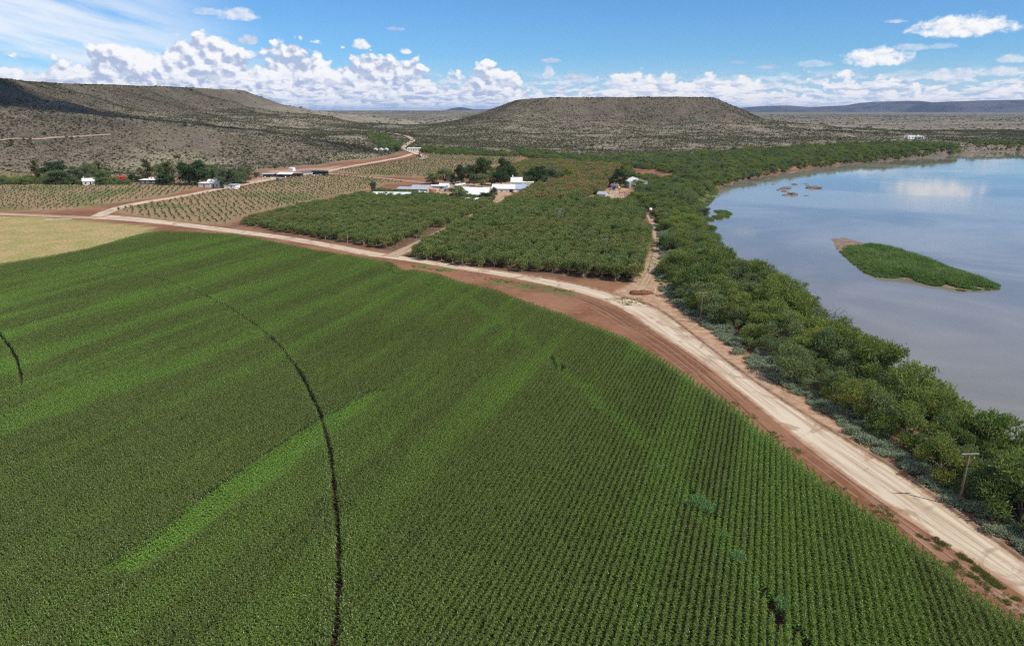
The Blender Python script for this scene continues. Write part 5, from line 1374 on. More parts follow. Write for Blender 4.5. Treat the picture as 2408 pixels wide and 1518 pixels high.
def gable(name, label, loc, rz, L, W, hw, hr, wall='wall_white', roof='roof_white', over=.35, cat='building', roof_split=None, endwall=None):
    """ridge along local X, front towards local -Y"""
    e = empty(name, loc, rz, label=label, cat=cat)
    MB().prism([(-W / 2, -.3), (W / 2, -.3), (W / 2, hw), (0, hr), (-W / 2, hw)], 'x', -L / 2, L / 2).build('wall', wall, e)
    if endwall:
        MB().prism([(-W / 2, -.3), (W / 2, -.3), (W / 2, hw), (0, hr), (-W / 2, hw)], 'x', L / 2 + .003, L / 2 + .06).build('end_wall', endwall, e)
    sl = (hr - hw) / (W / 2); up = .07
    parts_ = [(-L / 2 - over, L / 2 + over, roof)] if not roof_split else [(-L / 2 - over, -L / 2 + roof_split[0], roof), (-L / 2 + roof_split[0] + .01, L / 2 + over, roof_split[1])]
    for x0, x1, rm in parts_:
        for s_ in (-1, 1):
            MB().ribbed((x0, s_ * (W / 2 + over), hw - over * sl + up), (x1, s_ * (W / 2 + over), hw - over * sl + up), (x0, 0, hr + up), (x1, 0, hr + up)).build('roof_slope', rm, e)
        MB().prism([(-.22, hr + up - .22 * sl + .05), (0, hr + up + .12), (.22, hr + up - .22 * sl + .05), (0, hr + up + .02)], 'x', x0, x1).build('ridge_cap', rm, e)
    return e
def mono(name, label, loc, rz, L, W, hf, hb, wall='wall_grey', roof='roof_white', over=.3, cat='building', open_front=False):
    """single slope: height hf at the front, hb at the back"""
    e = empty(name, loc, rz, label=label, cat=cat)
    if open_front:
        MB().box(-L / 2, L / 2, W / 2 - .12, W / 2, -.3, hb).build('wall', wall, e)
        for i in range(max(2, int(L / 4) + 1)):
            x = -L / 2 + .1 + i * (L - .2) / max(1, int(L / 4)); MB().cyl((x, -W / 2 + .1, -.3), (x, -W / 2 + .1, hf), .07, n=6).build('post', 'steel', e)
    else:
        MB().prism([(-W / 2, -.3), (W / 2, -.3), (W / 2, hb), (-W / 2, hf)], 'x', -L / 2, L / 2).build('wall', wall, e)
    k = (hb - hf) / W
    MB().ribbed((-L / 2 - over, -W / 2 - over, hf - k * over + .06), (L / 2 + over, -W / 2 - over, hf - k * over + .06), (-L / 2 - over, W / 2 + over, hb + k * over + .06), (L / 2 + over, W / 2 + over, hb + k * over + .06)).build('roof_sheet', roof, e)
    return e
def spot(px, py, z, ax, ay, rz):
    """ground origin of a thing whose local point (ax, ay) at height z appears at a pixel"""
    q = P(px, py, z)
    return (q[0] - (cos(rz) * ax - sin(rz) * ay), q[1] - (sin(rz) * ax + cos(rz) * ay), 0.0)
RZ = radians(-13.3)

# ------------------------------------------------------------------ farmyard
barn = gable('barn', 'big barn with broad white roof and pink brick gable end, behind the round green tree', spot(1152, 441, 7.4, 9.2, 0, RZ), RZ, 18.4, 13.5, 4.0, 7.3, 'wall_cream', 'roof_white', endwall='wall_brick')
opening(barn, 'door', 'right', 18.5, 13.5, 1.0, 1.6, 1.7, 3.4, 'dark', 'wall_brick')
for u in (-6, -2, 2, 6): opening(barn, 'window', 'front', 18.4, 13.5, u, 1.5, 1.4, 1.2, 'glass')
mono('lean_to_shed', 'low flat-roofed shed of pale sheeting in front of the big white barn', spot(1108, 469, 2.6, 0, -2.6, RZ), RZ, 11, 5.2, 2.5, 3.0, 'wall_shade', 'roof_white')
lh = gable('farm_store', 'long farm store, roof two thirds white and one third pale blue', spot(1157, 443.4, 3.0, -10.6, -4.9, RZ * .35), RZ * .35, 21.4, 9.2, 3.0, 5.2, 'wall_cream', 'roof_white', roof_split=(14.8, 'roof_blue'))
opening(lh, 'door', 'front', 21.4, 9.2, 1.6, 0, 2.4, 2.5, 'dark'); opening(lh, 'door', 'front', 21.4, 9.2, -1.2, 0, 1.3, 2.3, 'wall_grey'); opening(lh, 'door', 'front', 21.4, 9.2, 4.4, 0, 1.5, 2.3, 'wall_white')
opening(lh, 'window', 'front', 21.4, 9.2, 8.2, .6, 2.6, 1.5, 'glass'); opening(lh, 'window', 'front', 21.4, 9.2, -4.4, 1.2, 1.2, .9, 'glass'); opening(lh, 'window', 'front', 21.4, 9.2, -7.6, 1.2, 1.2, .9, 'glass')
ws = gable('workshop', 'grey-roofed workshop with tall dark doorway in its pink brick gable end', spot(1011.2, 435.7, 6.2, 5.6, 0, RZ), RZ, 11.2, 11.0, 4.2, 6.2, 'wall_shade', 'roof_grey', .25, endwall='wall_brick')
opening(ws, 'door', 'right', 11.3, 11.0, -.6, 0, 2.8, 4.0, 'dark', 'wall_grey')
MB().box(-5.6, 5.6, -5.56, -5.503, -.3, 2.9).build('front_wall', 'wall_grey', ws)
MB().ribbed((-6.6, -7.9, 2.75), (5.4, -7.9, 2.75), (-6.6, -5.5, 3.15), (5.4, -5.5, 3.15)).build('lean_to_roof', 'roof_white', ws)
MB().cyl((0.6, -6.3, 2.9), (0.6, -6.3, 3.9), .28, n=8).build('roof_vent', 'wall_white', ws)
for x in (-5, -1.5, 2, 5): MB().cyl((x, -7.6, -.2), (x, -7.6, 2.75), .06, n=6).build('post', 'steel', ws)
MB().prism([(5.5, -.3), (9.5, -.3), (9.5, 3.9), (5.5, 3.9)], 'y', .2, 5.2).build('annex', 'wall_brick', ws)
cp = mono('machine_shelter', 'open-fronted machine shelter with grey roof on the left of the workshop', spot(938, 444, 3.2, -5.4, -3.2, RZ), RZ, 14.5, 6.5, 3.2, 3.9, 'wall_brick', 'roof_grey', open_front=True)
MB().box(-7.25, -1.8, -3.25, -3.13, -.3, 3.1).build('front_wall', 'wall_grey', cp)
hx = link('farm_implement', None) if False else None
e = empty('farm_implement', (cp.location.x + 2.2, cp.location.y - 1.0, 0), RZ, label='blue farm implement parked under the open machine shelter', cat='implement')
MB().box(-1.6, 1.6, -.5, .5, .5, .8).box(-.5, .6, -.4, .4, .8, 1.7).build('frame', 'paint_blue', e)
for x in (-1.2, 1.2): MB().cyl((x, -.62, .45), (x, -.5, .45), .45, n=12).cyl((x, .5, .45), (x, .62, .45), .45, n=12).build('wheel', 'rubber', e)
ls = gable('long_shed', 'long low shed with white roof, nearest shed to the left orchard block', spot(962, 458.6, 2.9, 11.4, -4.2, RZ * .5), RZ * .5, 22.8, 7.6, 2.9, 4.0, 'wall_grey', 'roof_white', endwall='wall_brick')
l2 = mono('low_store', 'very long narrow white-roofed store with grey walls along the orchard edge', spot(1015, 461.3, 2.5, 0, -2.0, RZ * .25), RZ * .25, 21.5, 3.6, 2.4, 2.9, 'wall_grey', 'roof_white')
for i in range(9): MB().box(-10 + i * 2.4, -9.0 + i * 2.4, -1.83, -1.805, 1.0, 2.0).build('vent_panel', 'wall_shade', l2)
cb = mono('site_office', 'flat white-roofed grey cabin with one window behind the workshop', spot(1027, 437, 3.0, 0, -2.6, RZ), RZ, 10.6, 5.0, 2.9, 3.1, 'wall_grey', 'roof_white')
opening(cb, 'window', 'front', 10.6, 5.0, 3.0, 1.0, 1.6, 1.1, 'glass', 'steel')
gable('white_cabin', 'small white gabled cabin between the grey cabin and white truck', spot(1043, 432.5, 3.4, 0, -1.8, RZ), RZ, 6.4, 3.8, 2.5, 3.7, 'wall_white', 'roof_white')
fh = gable('farmhouse', 'tall white farmhouse with steep white roof and square annex among dark trees', spot(1215, 417, 7.4, 0, 0, RZ * .3), RZ * .3, 7.4, 6.6, 4.6, 7.4, 'wall_white', 'roof_white', .3)
MB().box(3.75, 11.5, -2.4, 3.2, -.3, 4.3).build('annex', 'wall_cream', fh); MB().box(3.7, 11.7, -2.6, 3.4, 4.303, 4.55).build('parapet', 'wall_white', fh)
for u in (5.6, 7.4, 9.2): MB().box(u, u + .7, -2.44, -2.403, 2.6, 3.4).build('window', 'glass', fh)
MB().box(3.5, 12.5, -5.4, -2.7, 2.35, 2.55).build('verandah_roof', 'wall_white', fh)
for u in (4, 8, 12): MB().box(u - .1, u + .1, -5.3, -5.1, -.3, 2.35).build('post', 'wall_white', fh)
MB().box(-3.0, -2.3, -.4, .4, 6.6, 8.9).build('chimney', 'wall_white', fh)
th_ = empty('thatched_house', spot(1216, 432, 4.2, 0, 0, 0), RZ * .3, label='grey thatched hip-roofed house directly behind the white and blue store', cat='house')
MB().box(-4.2, 4.2, -2.8, 2.8, -.3, 2.9).build('wall', 'wall_brick', th_)
MB().add([(-4.9, -3.5, 2.6), (4.9, -3.5, 2.6), (4.9, 3.5, 2.6), (-4.9, 3.5, 2.6), (-1.8, 0, 5.2), (1.8, 0, 5.2)], [(0, 1, 5, 4), (1, 2, 5), (2, 3, 4, 5), (3, 0, 4), (3, 2, 1, 0)]).build('roof', 'thatch', th_)

# ------------------------------------------------------------------ vehicles and machines in the yards
def wheel(e, x, y, r, w_, hub='steel'):
    o = MB().cyl((x, y - w_ / 2, r), (x, y + w_ / 2, r), r, n=14).build('wheel', 'rubber', e, True)
    MB().cyl((x, y - w_ / 2 - .015, r), (x, y + w_ / 2 + .015, r), r * .5, n=10).build('hub', hub, o)
def truck(loc, rz, label):
    e = empty('truck', loc, rz, label=label, cat='truck')
    MB().box(-3.3, 2.6, -.45, .45, .55, .75).build('chassis', 'rubber', e)
    MB().box(-3.4, 1.0, -1.15, 1.15, .8, 3.3).build('cargo_box', 'paint_white', e)
    MB().prism([(1.1, .6), (3.0, .6), (3.0, 1.5), (2.75, 2.5), (1.1, 2.6)], 'y', -1.05, 1.05).build('cab', 'paint_white', e)
    MB().prism([(2.985, 1.55), (3.02, 1.55), (2.80, 2.42), (2.74, 2.42)], 'y', -.9, .9).build('windscreen', 'glass', e)
    for s_ in (-1, 1): MB().box(1.6, 2.5, s_ * 1.055 - .005, s_ * 1.055 + .005, 1.55, 2.3).build('side_window', 'glass', e); MB().box(3.0, 3.03, s_ * .8 - .15, s_ * .8 + .15, .8, 1.0).build('headlight', 'glass', e)
    MB().box(2.95, 3.1, -1.0, 1.0, .5, .75).build('bumper', 'rubber', e)
    for x in (-2.3, 2.2):
        for y in (-.95, .95): wheel(e, x, y, .48, .3)
truck((*P(1057, 437.5), 0), radians(-30), 'white box truck facing right under the farmyard trees')
def tanker(loc, rz, label):
    e = empty('water_tanker', loc, rz, label=label, cat='tanker')
    t = MB().cyl((-2.2, 0, 1.75), (2.2, 0, 1.75), .95, n=18).build('tank', 'paint_white', e, True)
    MB().cyl((0, 0, 2.6), (0, 0, 2.95), .3, n=10).build('hatch', 'steel', t)
    MB().box(-2.4, 3.2, -.5, .5, .62, .82).build('frame', 'paint_darkred', e)
    for x in (-1.3, 1.3): MB().box(x - .12, x + .12, -.8, .8, .82, 1.2).build('cradle', 'paint_darkred', e)
    for y in (-.85, .85): wheel(e, -.9, y, .5, .28)
tanker((*P(1077, 441.5), 0), radians(25), 'white horizontal tanker trailer, nearer of the two by the trees'); tanker((*P(1087, 439.2), 0), radians(15), 'white horizontal tanker trailer, farther one beside the low brick wall')
def car(loc, rz, label, paint='paint_white', pickup=False):
    e = empty('pickup' if pickup else 'car', loc, rz, label=label, cat='car')
    MB().prism([(-2.3, .35), (2.3, .35), (2.35, .75), (2.2, .98), (1.1, 1.05), (-2.3, 1.05)], 'y', -.85, .85).build('body', paint, e)
    MB().prism([(-.5 if pickup else -1.9, 1.05), (1.1, 1.05), (.5, 1.62), (-.4 if pickup else -1.6, 1.62)], 'y', -.75, .75).build('cabin', paint, e)
    MB().prism([(.98, 1.10), (1.12, 1.08), (.58, 1.58), (.50, 1.58)], 'y', -.68, .68).build('windscreen', 'glass', e)
    for s_ in (-1, 1):
        MB().box(-.35 if pickup else -1.5, .5, s_ * .753 - .004, s_ * .753 + .004, 1.12, 1.52).build('side_window', 'glass', e)
        MB().box(2.28, 2.36, s_ * .6 - .15, s_ * .6 + .15, .68, .86).build('headlight', 'glass', e)
    for x in (-1.4, 1.45):
        for y in (-.78, .78): wheel(e, x, y, .34, .2)
    return e
car((*P(1170, 449.5), 0), radians(40), 'small white pickup parked at the corner of the white and blue store', pickup=True)
wt = empty('caravan', (*P(1257, 443), 0), RZ, label='small white caravan past the end of the blue roof', cat='caravan')
MB().prism([(-2.0, .5), (2.0, .5), (2.1, 1.6), (1.7, 2.4), (-1.7, 2.4), (-2.1, 1.6)], 'y', -1, 1).build('body', 'paint_white', wt); MB().box(-.7, .7, -1.03, -1.003, 1.3, 1.9).build('window', 'glass', wt)
for y in (-.9, .9): wheel(wt, 0, y, .33, .2)
fm = empty('loader', (*P(1047, 455), 0), radians(-160), label='green and orange telescopic loader with raised arm in the workshop yard', cat='loader')
MB().box(-2.0, 1.6, -.9, .9, .7, 1.3).build('body', 'paint_orange', fm); MB().prism([(-.9, 1.3), (.7, 1.3), (.5, 2.9), (-.7, 2.9)], 'y', -.75, .3).build('cab', 'paint_blue', fm)
MB().prism([(-2.1, 2.3), (-1.7, 2.1), (.3, 3.9), (.1, 4.3)], 'y', .35, .75).build('arm', 'paint_green', fm); MB().prism([(.1, 4.25), (.35, 3.9), (5.6, 1.6), (5.7, 1.85)], 'y', .40, .70).build('boom', 'paint_green', fm)
MB().box(5.4, 6.2, -.3, 1.3, 1.0, 1.7).build('bucket', 'paint_darkred', fm)
for x in (-1.4, 1.2):
    for y in (-.95, .95): wheel(fm, x, y, .62, .42, 'paint_yellow')
fb = empty('flatbed_trailer', (*P(1049, 458.5), 0), RZ * .3, label='long dull red flatbed trailer in front of the green loader', cat='trailer')
MB().box(-6.5, 6.5, -1.2, 1.2, .85, 1.05).build('deck', 'paint_darkred', fb); MB().box(-6.4, 6.4, -.4, .4, .6, .846).build('chassis', 'rubber', fb); MB().box(6.4, 6.5, -1.2, 1.2, 1.053, 2.0).build('headboard', 'paint_red', fb)
for x in (-4.2, -3.0, 3.6):
    for y in (-.95, .95): wheel(fb, x, y, .45, .28)
tr = empty('drum_reel', (*P(1033.5, 453.5), 0), .3, label='rusty hose reel drum standing against the brick annex', cat='reel')
MB().cyl((-.5, 0, 1.1), (.5, 0, 1.1), .75, n=14).build('drum', 'paint_darkred', tr); MB().box(-.8, .8, -.6, .6, .05, .3).build('stand', 'steel', tr)

# ------------------------------------------------------------------ sheds by the river thicket
ps = gable('plank_shed', 'weathered plank shed with rusty roof and white lean-to at the orchard edge', (*P(1411, 479.5), 0), radians(-55), 5.0, 4.6, 2.5, 4.2, 'plank', 'roof_rust', .3)
for i in range(9): MB().box(2.503, 2.55, -2.25 + i * .5, -1.80 + i * .5, -.1, 2.45).build('plank', 'plank', ps)
MB().ribbed((-2.6, 4.6, 1.9), (2.8, 4.6, 1.9), (-2.6, 2.5, 2.5), (2.8, 2.5, 2.5)).build('lean_to_roof', 'roof_white', ps)
MB().ribbed((-2.6, -4.4, 1.9), (2.8, -4.4, 1.9), (-2.6, -2.5, 2.5), (2.8, -2.5, 2.5)).build('side_roof', 'roof_rust', ps)
for x in (-2.4, 2.6):
    for y in (-4.2, 4.4): MB().cyl((x, y, -.1), (x, y, 1.9), .06, n=6).build('post', 'pole_wood', ps)
gs = gable('tall_shed', 'small tall grey-roofed shed rising behind the rusty plank shed', (*P(1417, 471.5), 0), radians(-30), 5.2, 4.2, 4.0, 5.2, 'wall_cream', 'roof_grey', .3)
opening(gs, 'door', 'front', 5.2, 4.2, 0, 0, 1.2, 2.1, 'dark', 'plank'); MB().cyl((-2.0, .3, 4.6), (-2.0, .3, 6.8), .08, n=6).build('flue', 'steel', gs)
rt = empty('rain_tank', (*P(1434, 477), 0), 0, label='round white water tank beside the plank shed lean-to', cat='tank'); MB().cyl((0, 0, 0), (0, 0, 1.9), 1.0, n=18).build('tank', 'paint_white', rt, True); MB().cyl((0, 0, 1.9), (0, 0, 2.2), 1.0, .3, n=18).build('lid', 'paint_white', rt)
wb = gable('white_barn', 'large plain white metal barn with low gable beside the river thicket', (*P(1494, 441), 0), radians(97), 14.0, 12.5, 4.6, 6.6, 'wall_white', 'roof_white', .2, endwall='roof_white')
opening(wb, 'door', 'left', 14.0, 12.5, -2, 0, 4.0, 3.8, 'roof_grey', 'wall_white')
for i in range(13): MB().box(-7.06, -7.003, -5.9 + i * .95, -5.82 + i * .95, 0, 4.6).build('wall_rib', 'wall_white', wb)
cv_ = empty('canopy', (*P(1444, 447), 0), radians(5), label='blue-roofed vehicle canopy on a white pipe frame below the dark tree', cat='canopy')
MB().ribbed((-2.2, -2.2, 2.7), (2.2, -2.2, 2.7), (-2.2, 2.4, 3.2), (2.2, 2.4, 3.2)).build('roof', 'paint_blue', cv_)
for x in (-2.1, 2.1):
    for y in (-2.1, 2.2): MB().cyl((x, y, 0), (x, y, 2.75 + (y > 0) * .4), .07, n=6).build('post', 'paint_white', cv_)
MB().cyl((-2.1, -2.1, 2.7), (2.1, -2.1, 2.7), .07, n=6).build('beam', 'paint_white', cv_)
car((cv_.location.x - .2, cv_.location.y + .3, 0), radians(85), 'dark blue car parked under the blue canopy', 'paint_blue')
yt = empty('fuel_tank', (*P(1455.5, 447), 0), 0, label='upright yellow tank beside the blue canopy', cat='tank'); MB().cyl((0, 0, .4), (0, 0, 2.5), .75, n=16).build('tank', 'paint_yellow', yt, True); MB().box(-.7, .7, -.7, .7, 0, .4).build('stand', 'steel', yt)
def harrow(loc, rz, label, n=5):
    e = empty('disc_harrow', loc, rz, label=label, cat='implement')
    MB().box(-n * .5, n * .5, -.9, -.75, .8, .95).box(-n * .5, n * .5, .75, .9, .8, .95).box(-.1, .1, -2.4, 1.2, .8, .95).build('frame', 'paint_red', e)
    for i in range(n): MB().cyl((-n * .5 + .5 + i, -.9, .5), (-n * .5 + .56 + i, -.9, .5), .5, n=12).build('disc', 'paint_white', e); MB().cyl((-n * .5 + .5 + i, .85, .5), (-n * .5 + .56 + i, .85, .5), .5, n=12).build('disc', 'steel', e)
harrow((*P(1466, 455), 0), radians(25), 'red disc harrow with white discs, farthest of the parked implements'); harrow((*P(1475, 458.5), 0), radians(15), 'red disc harrow with white discs, middle of the parked implements', 4); harrow((*P(1462, 463), 0), radians(-35), 'low red harrow nearest the plank shed', 4)
st = empty('sprayer', (*P(1526, 503.5), 0), radians(-12), label='red orchard sprayer trailer carrying a white tank in the thicket clearing', cat='sprayer')
MB().box(-1.6, 2.2, -1.05, 1.05, .8, 1.05).build('frame', 'paint_darkred', st); MB().box(.0, 2.2, -1.1, 1.1, 1.05, 1.9).build('body', 'paint_red', st)
tk = MB().cyl((.7, 0, 1.9), (.7, 0, 3.0), .78, n=18).build('tank', 'paint_white', st, True); MB().cyl((.7, 0, 3.0), (.7, 0, 3.2), .78, .3, n=18).build('lid', 'paint_white', tk)
MB().prism([(-3.4, .7), (-1.3, .7), (-1.3, 1.9), (-2.2, 2.0), (-3.3, 1.4)], 'y', -.8, .8).build('pump_housing', 'paint_darkred', st)
for x in (-2.4, 1.2):
    for y in (-.95, .95): wheel(st, x, y, .55, .35)
ob_ = empty('hose_roll', (*P(1545, 500.5), 0), .4, label='bright orange roll of hose beside the red sprayer', cat='hose')
MB().cyl((-.9, 0, .35), (.9, 0, .35), .35, n=12).build('roll', 'paint_orange', ob_); MB().cyl((-1.0, 0, .35), (1.0, 0, .35), .1, n=8).build('core', 'steel', ob_)

# ------------------------------------------------------------------ houses and pens at the foot of the left hill
def at_t(px, py): return tuple(PT(px, py))
h1 = gable('cottage', 'small white cottage with white gabled roof between grey-green trees', at_t(210, 434.5), radians(28), 6.6, 4.4, 2.6, 4.0, 'wall_cream', 'roof_white', .3); opening(h1, 'door', 'front', 6.6, 4.4, 1.0, 0, .9, 2.0, 'dark'); opening(h1, 'window', 'front', 6.6, 4.4, -1.6, 1, 1.1, 1.0, 'glass'); MB().cyl((-2.6, 0, 3.4), (-2.6, 0, 5.0), .3, n=8).build('chimney', 'wall_white', h1)
rs = gable('red_shed', 'small bright red shed on the green grass below the hill', at_t(288, 424), radians(4), 3.6, 2.8, 2.0, 2.7, 'paint_red', 'paint_red', .15); opening(rs, 'door', 'front', 3.6, 2.8, 0, 0, .8, 1.7, 'paint_darkred', 'paint_red')
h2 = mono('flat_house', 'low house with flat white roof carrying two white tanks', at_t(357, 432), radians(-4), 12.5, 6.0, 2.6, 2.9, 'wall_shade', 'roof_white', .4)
for x in (-1.2, .9): MB().cyl((x, .5, 2.95), (x, .5, 3.9), .65, n=14).build('roof_tank', 'paint_white', h2)
for u in (-4, -1, 3): opening(h2, 'window', 'front', 12.5, 6.0, u, 1, 1.1, 1.0, 'glass')
h3 = gable('cottage', 'pale cottage half hidden between the dark clump and grey-green tree', at_t(508, 440), radians(-10), 9.0, 5.5, 3.0, 4.8, 'wall_cream', 'roof_white', .3); opening(h3, 'door', 'front', 9.0, 5.5, 0, 0, .9, 2, 'dark'); opening(h3, 'window', 'front', 9.0, 5.5, 2.6, 1, 1.1, 1, 'glass')
h4 = mono('flat_house', 'pale low house in the shade under the largest dark tree', at_t(486, 439.5), radians(-10), 8, 5, 2.5, 2.8, 'wall_cream', 'roof_white', .3); opening(h4, 'door', 'front', 8.0, 5, 0, 0, .9, 2, 'dark')
h5 = mono('flat_house', 'pale house under the grey-green tree nearest the dirt road', at_t(546, 443), radians(-10), 8, 5, 2.4, 2.7, 'wall_white', 'roof_grey', .3); opening(h5, 'window', 'front', 8.0, 5, 1, 1, 1, 1, 'glass')
def pen(name, label, pts, step=3.2, h=1.5):
    """livestock pen: posts and two rails along a closed or open line of pixels"""
    e = empty(name, at_t(*pts[0]), 0, label=label, cat='fence')
    w_ = [PT(*q) for q in pts]; o = np.array(e.location); rails = MB()
    for a, b in zip(w_[:-1], w_[1:]):
        n = max(1, int(round(np.linalg.norm(b[:2] - a[:2]) / step)))
        for i in range(n):
            q = a + (b - a) * i / n - o
            MB().cyl((q[0], q[1], q[2] - .2), (q[0], q[1], q[2] + h), .09, n=6).build('post', 'arm_wood', e)
        for zz in (.5, 1.0, 1.4): rails.cyl(tuple(a - o + np.array([0, 0, zz])), tuple(b - o + np.array([0, 0, zz])), .035, n=4)
    rails.build('rail', 'steel', e)
    return e
pen('pen_fence', 'post and rail fence round the leftmost livestock pen', [(597, 419), (622, 422), (640, 424.5), (652, 424), (650, 412), (622, 409), (600, 412), (597, 419)])
pen('pen_fence', 'post and rail fence round the middle livestock pen', [(664, 422), (684, 421), (698, 419.5), (696, 411), (676, 412), (664, 415)])
pen('pen_fence', 'post and rail fence round the long right livestock pen', [(700, 419), (722, 417), (745, 415), (768, 411.5), (766, 408), (736, 409.5), (702, 412)])
def shade(label, px, py, rz, L, W, hf, hb, roof, wall): return mono('stock_shed', label, at_t(px, py), rz, L, W, hf, hb, wall, roof, .2, open_front=True)
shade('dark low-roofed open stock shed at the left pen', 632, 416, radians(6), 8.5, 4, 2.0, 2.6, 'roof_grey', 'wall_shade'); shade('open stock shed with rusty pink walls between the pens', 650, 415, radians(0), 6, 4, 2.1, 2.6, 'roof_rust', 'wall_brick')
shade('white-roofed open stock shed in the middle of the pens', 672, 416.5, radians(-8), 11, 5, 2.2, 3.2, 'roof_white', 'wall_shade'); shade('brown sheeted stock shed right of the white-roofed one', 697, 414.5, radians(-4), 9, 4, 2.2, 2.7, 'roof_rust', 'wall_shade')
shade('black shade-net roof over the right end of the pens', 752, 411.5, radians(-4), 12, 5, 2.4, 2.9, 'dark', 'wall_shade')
sg = empty('stock_trailer', at_t(656, 425), radians(-40), label='grey stock trailer parked outside the pens', cat='trailer'); MB().box(-1.7, 1.7, -.9, .9, .6, 2.0).build('body', 'steel', sg); MB().box(-1.5, 1.5, -.903, -.91, 1.2, 1.7).build('slot', 'dark', sg)
for y in (-.9, .9): wheel(sg, 0, y, .36, .2)
sr = np.random.default_rng(9)
def sheep_mesh():
    """a small standing sheep: body, neck and head as one skin, four legs"""
    bm = bmesh.new(); 
    bmesh.ops.create_icosphere(bm, subdivisions=2, radius=1.0)
    for v in bm.verts: v.co = Vector((v.co.x * .52, v.co.y * .26, v.co.z * .27 + .62 + .05 * v.co.x))
    n0 = len(bm.verts); bmesh.ops.create_icosphere(bm, subdivisions=1, radius=1.0); bm.verts.ensure_lookup_table()
    for v in bm.verts[n0:]: v.co = Vector((v.co.x * .17 + .66, v.co.y * .09, v.co.z * .10 + .86))
    for x in (-.32, .32):
        for y in (-.13, .13): bmesh.ops.create_cone(bm, cap_ends=True, segments=5, radius1=.035, radius2=.06, depth=.5, matrix=Matrix.Translation((x, y, .25)))
    me = bpy.data.meshes.new('sheep'); bm.to_mesh(me); bm.free(); me.materials.append(M['wall_white']); return me
smesh = sheep_mesh()
pp_ = [('left pen', (606, 646), (414, 421)), ('middle pen', (668, 694), (414, 418.5)), ('long right pen', (706, 762), (410.5, 415))]
for nm__, xr, yr in pp_:
    for k in range(9 if 'long' not in nm__ else 16):
        q = PT(sr.uniform(*xr), sr.uniform(*yr)); o = link('sheep', smesh, None, tuple(q), sr.random() * 6.28); set_props(o, None, f'small pale sheep standing inside the {nm__}', 'sheep', f'sheep in the {nm__}')
hw_ = mono('pump_hut', 'small white hut alone on the slope above the pens', at_t(687, 401.5), radians(-25), 4.2, 3, 2.2, 2.5, 'wall_white', 'roof_white', .1)
MB().box(-2.13, -2.103, -.8, .6, 0, 1.9).build('door', 'dark', hw_)

# ------------------------------------------------------------------ up the valley and on the far rise
for i, (px, lb) in enumerate([(884, 'low white round hut, leftmost of three up the valley'), (897, 'low white round hut, middle of three up the valley'), (909, 'low white round hut nearest the dark valley tree')]):
    e = empty('round_hut', at_t(px, 354.2), 0, label=lb, cat='hut'); MB().cyl((0, 0, -.3), (0, 0, 1.6), 2.2, n=14).build('wall', 'wall_white', e, True); MB().cyl((0, 0, 1.6), (0, 0, 3.0), 2.5, .15, n=14).build('roof', 'roof_white', e); MB().box(-.4, .4, -2.25, -2.15, 0, 1.4).build('door', 'dark', e)
vh = mono('valley_house', 'white flat-roofed cottage beside the dirt road up the valley', at_t(974, 355), radians(-6), 14, 6, 3.0, 3.4, 'wall_white', 'roof_white', .3)
for u in (-5, -2.4, .4, 3, 5.4): opening(vh, 'window', 'front', 14, 6, u, .9, 1.2, 1.2, 'glass')
bt_ = empty('tractor', at_t(984.5, 367), radians(200), label='small black tractor on the road bend up the valley', cat='tractor'); MB().box(-.4, 2.0, -.45, .45, .8, 1.6).build('bonnet', 'dark', bt_); MB().prism([(-1.4, 1.0), (-.4, 1.0), (-.5, 2.6), (-1.3, 2.6)], 'y', -.7, .7).build('cab', 'dark', bt_)
for x, r_ in ((-.9, .8), (1.5, .5)):
    for y in (-.75, .75): wheel(bt_, x, y, r_, .35)
q = PT(2149, 326.5)
hh = empty('hill_house', tuple(q + np.array([0, 0, .1])), radians(2), label='white flat-roofed modern house standing alone above the far river bank', cat='house')
MB().box(-12.0, -1.5, -5, 6, -2.5, 5.0).build('wing', 'wall_white', hh); MB().box(-1.497, 12.5, -3.2, 6, -2.5, 3.9).build('wall', 'wall_white', hh); MB().box(-15.5, -12.003, -1, 6, -2.5, 3.3).build('garage', 'wall_cream', hh)
MB().box(-1.49, 12.6, -6.2, -3.2, 3.25, 3.6).build('verandah_roof', 'wall_white', hh)
for u in (2.0, 7, 12.3): MB().box(u - .2, u + .2, -6.1, -5.7, -2.5, 3.25).build('pillar', 'wall_white', hh)
for u, w_ in ((-.8, 2.2), (3.0, 3.0), (8, 3.6)): MB().box(u, u + w_, -3.26, -3.203, .1, 2.5).build('window', 'glass', hh)
for u in (-10.6, -5.6): MB().box(u, u + 1.4, -5.06, -5.003, 1.0, 2.6).build('window', 'glass', hh)
MB().box(6, 7.2, 1, 2.2, 3.9, 5.2).build('chimney', 'wall_white', hh)
lw = empty('garden_wall', tuple(PT(2124, 325)), radians(4), label='short low white wall left of the hill house', cat='wall'); MB().box(-3.5, 3.5, -.2, .2, -.8, 1.2).build('wall', 'wall_white', lw); MB().box(-3.6, 3.6, -.25, .25, 1.2, 1.35).build('coping', 'wall_cream', lw)

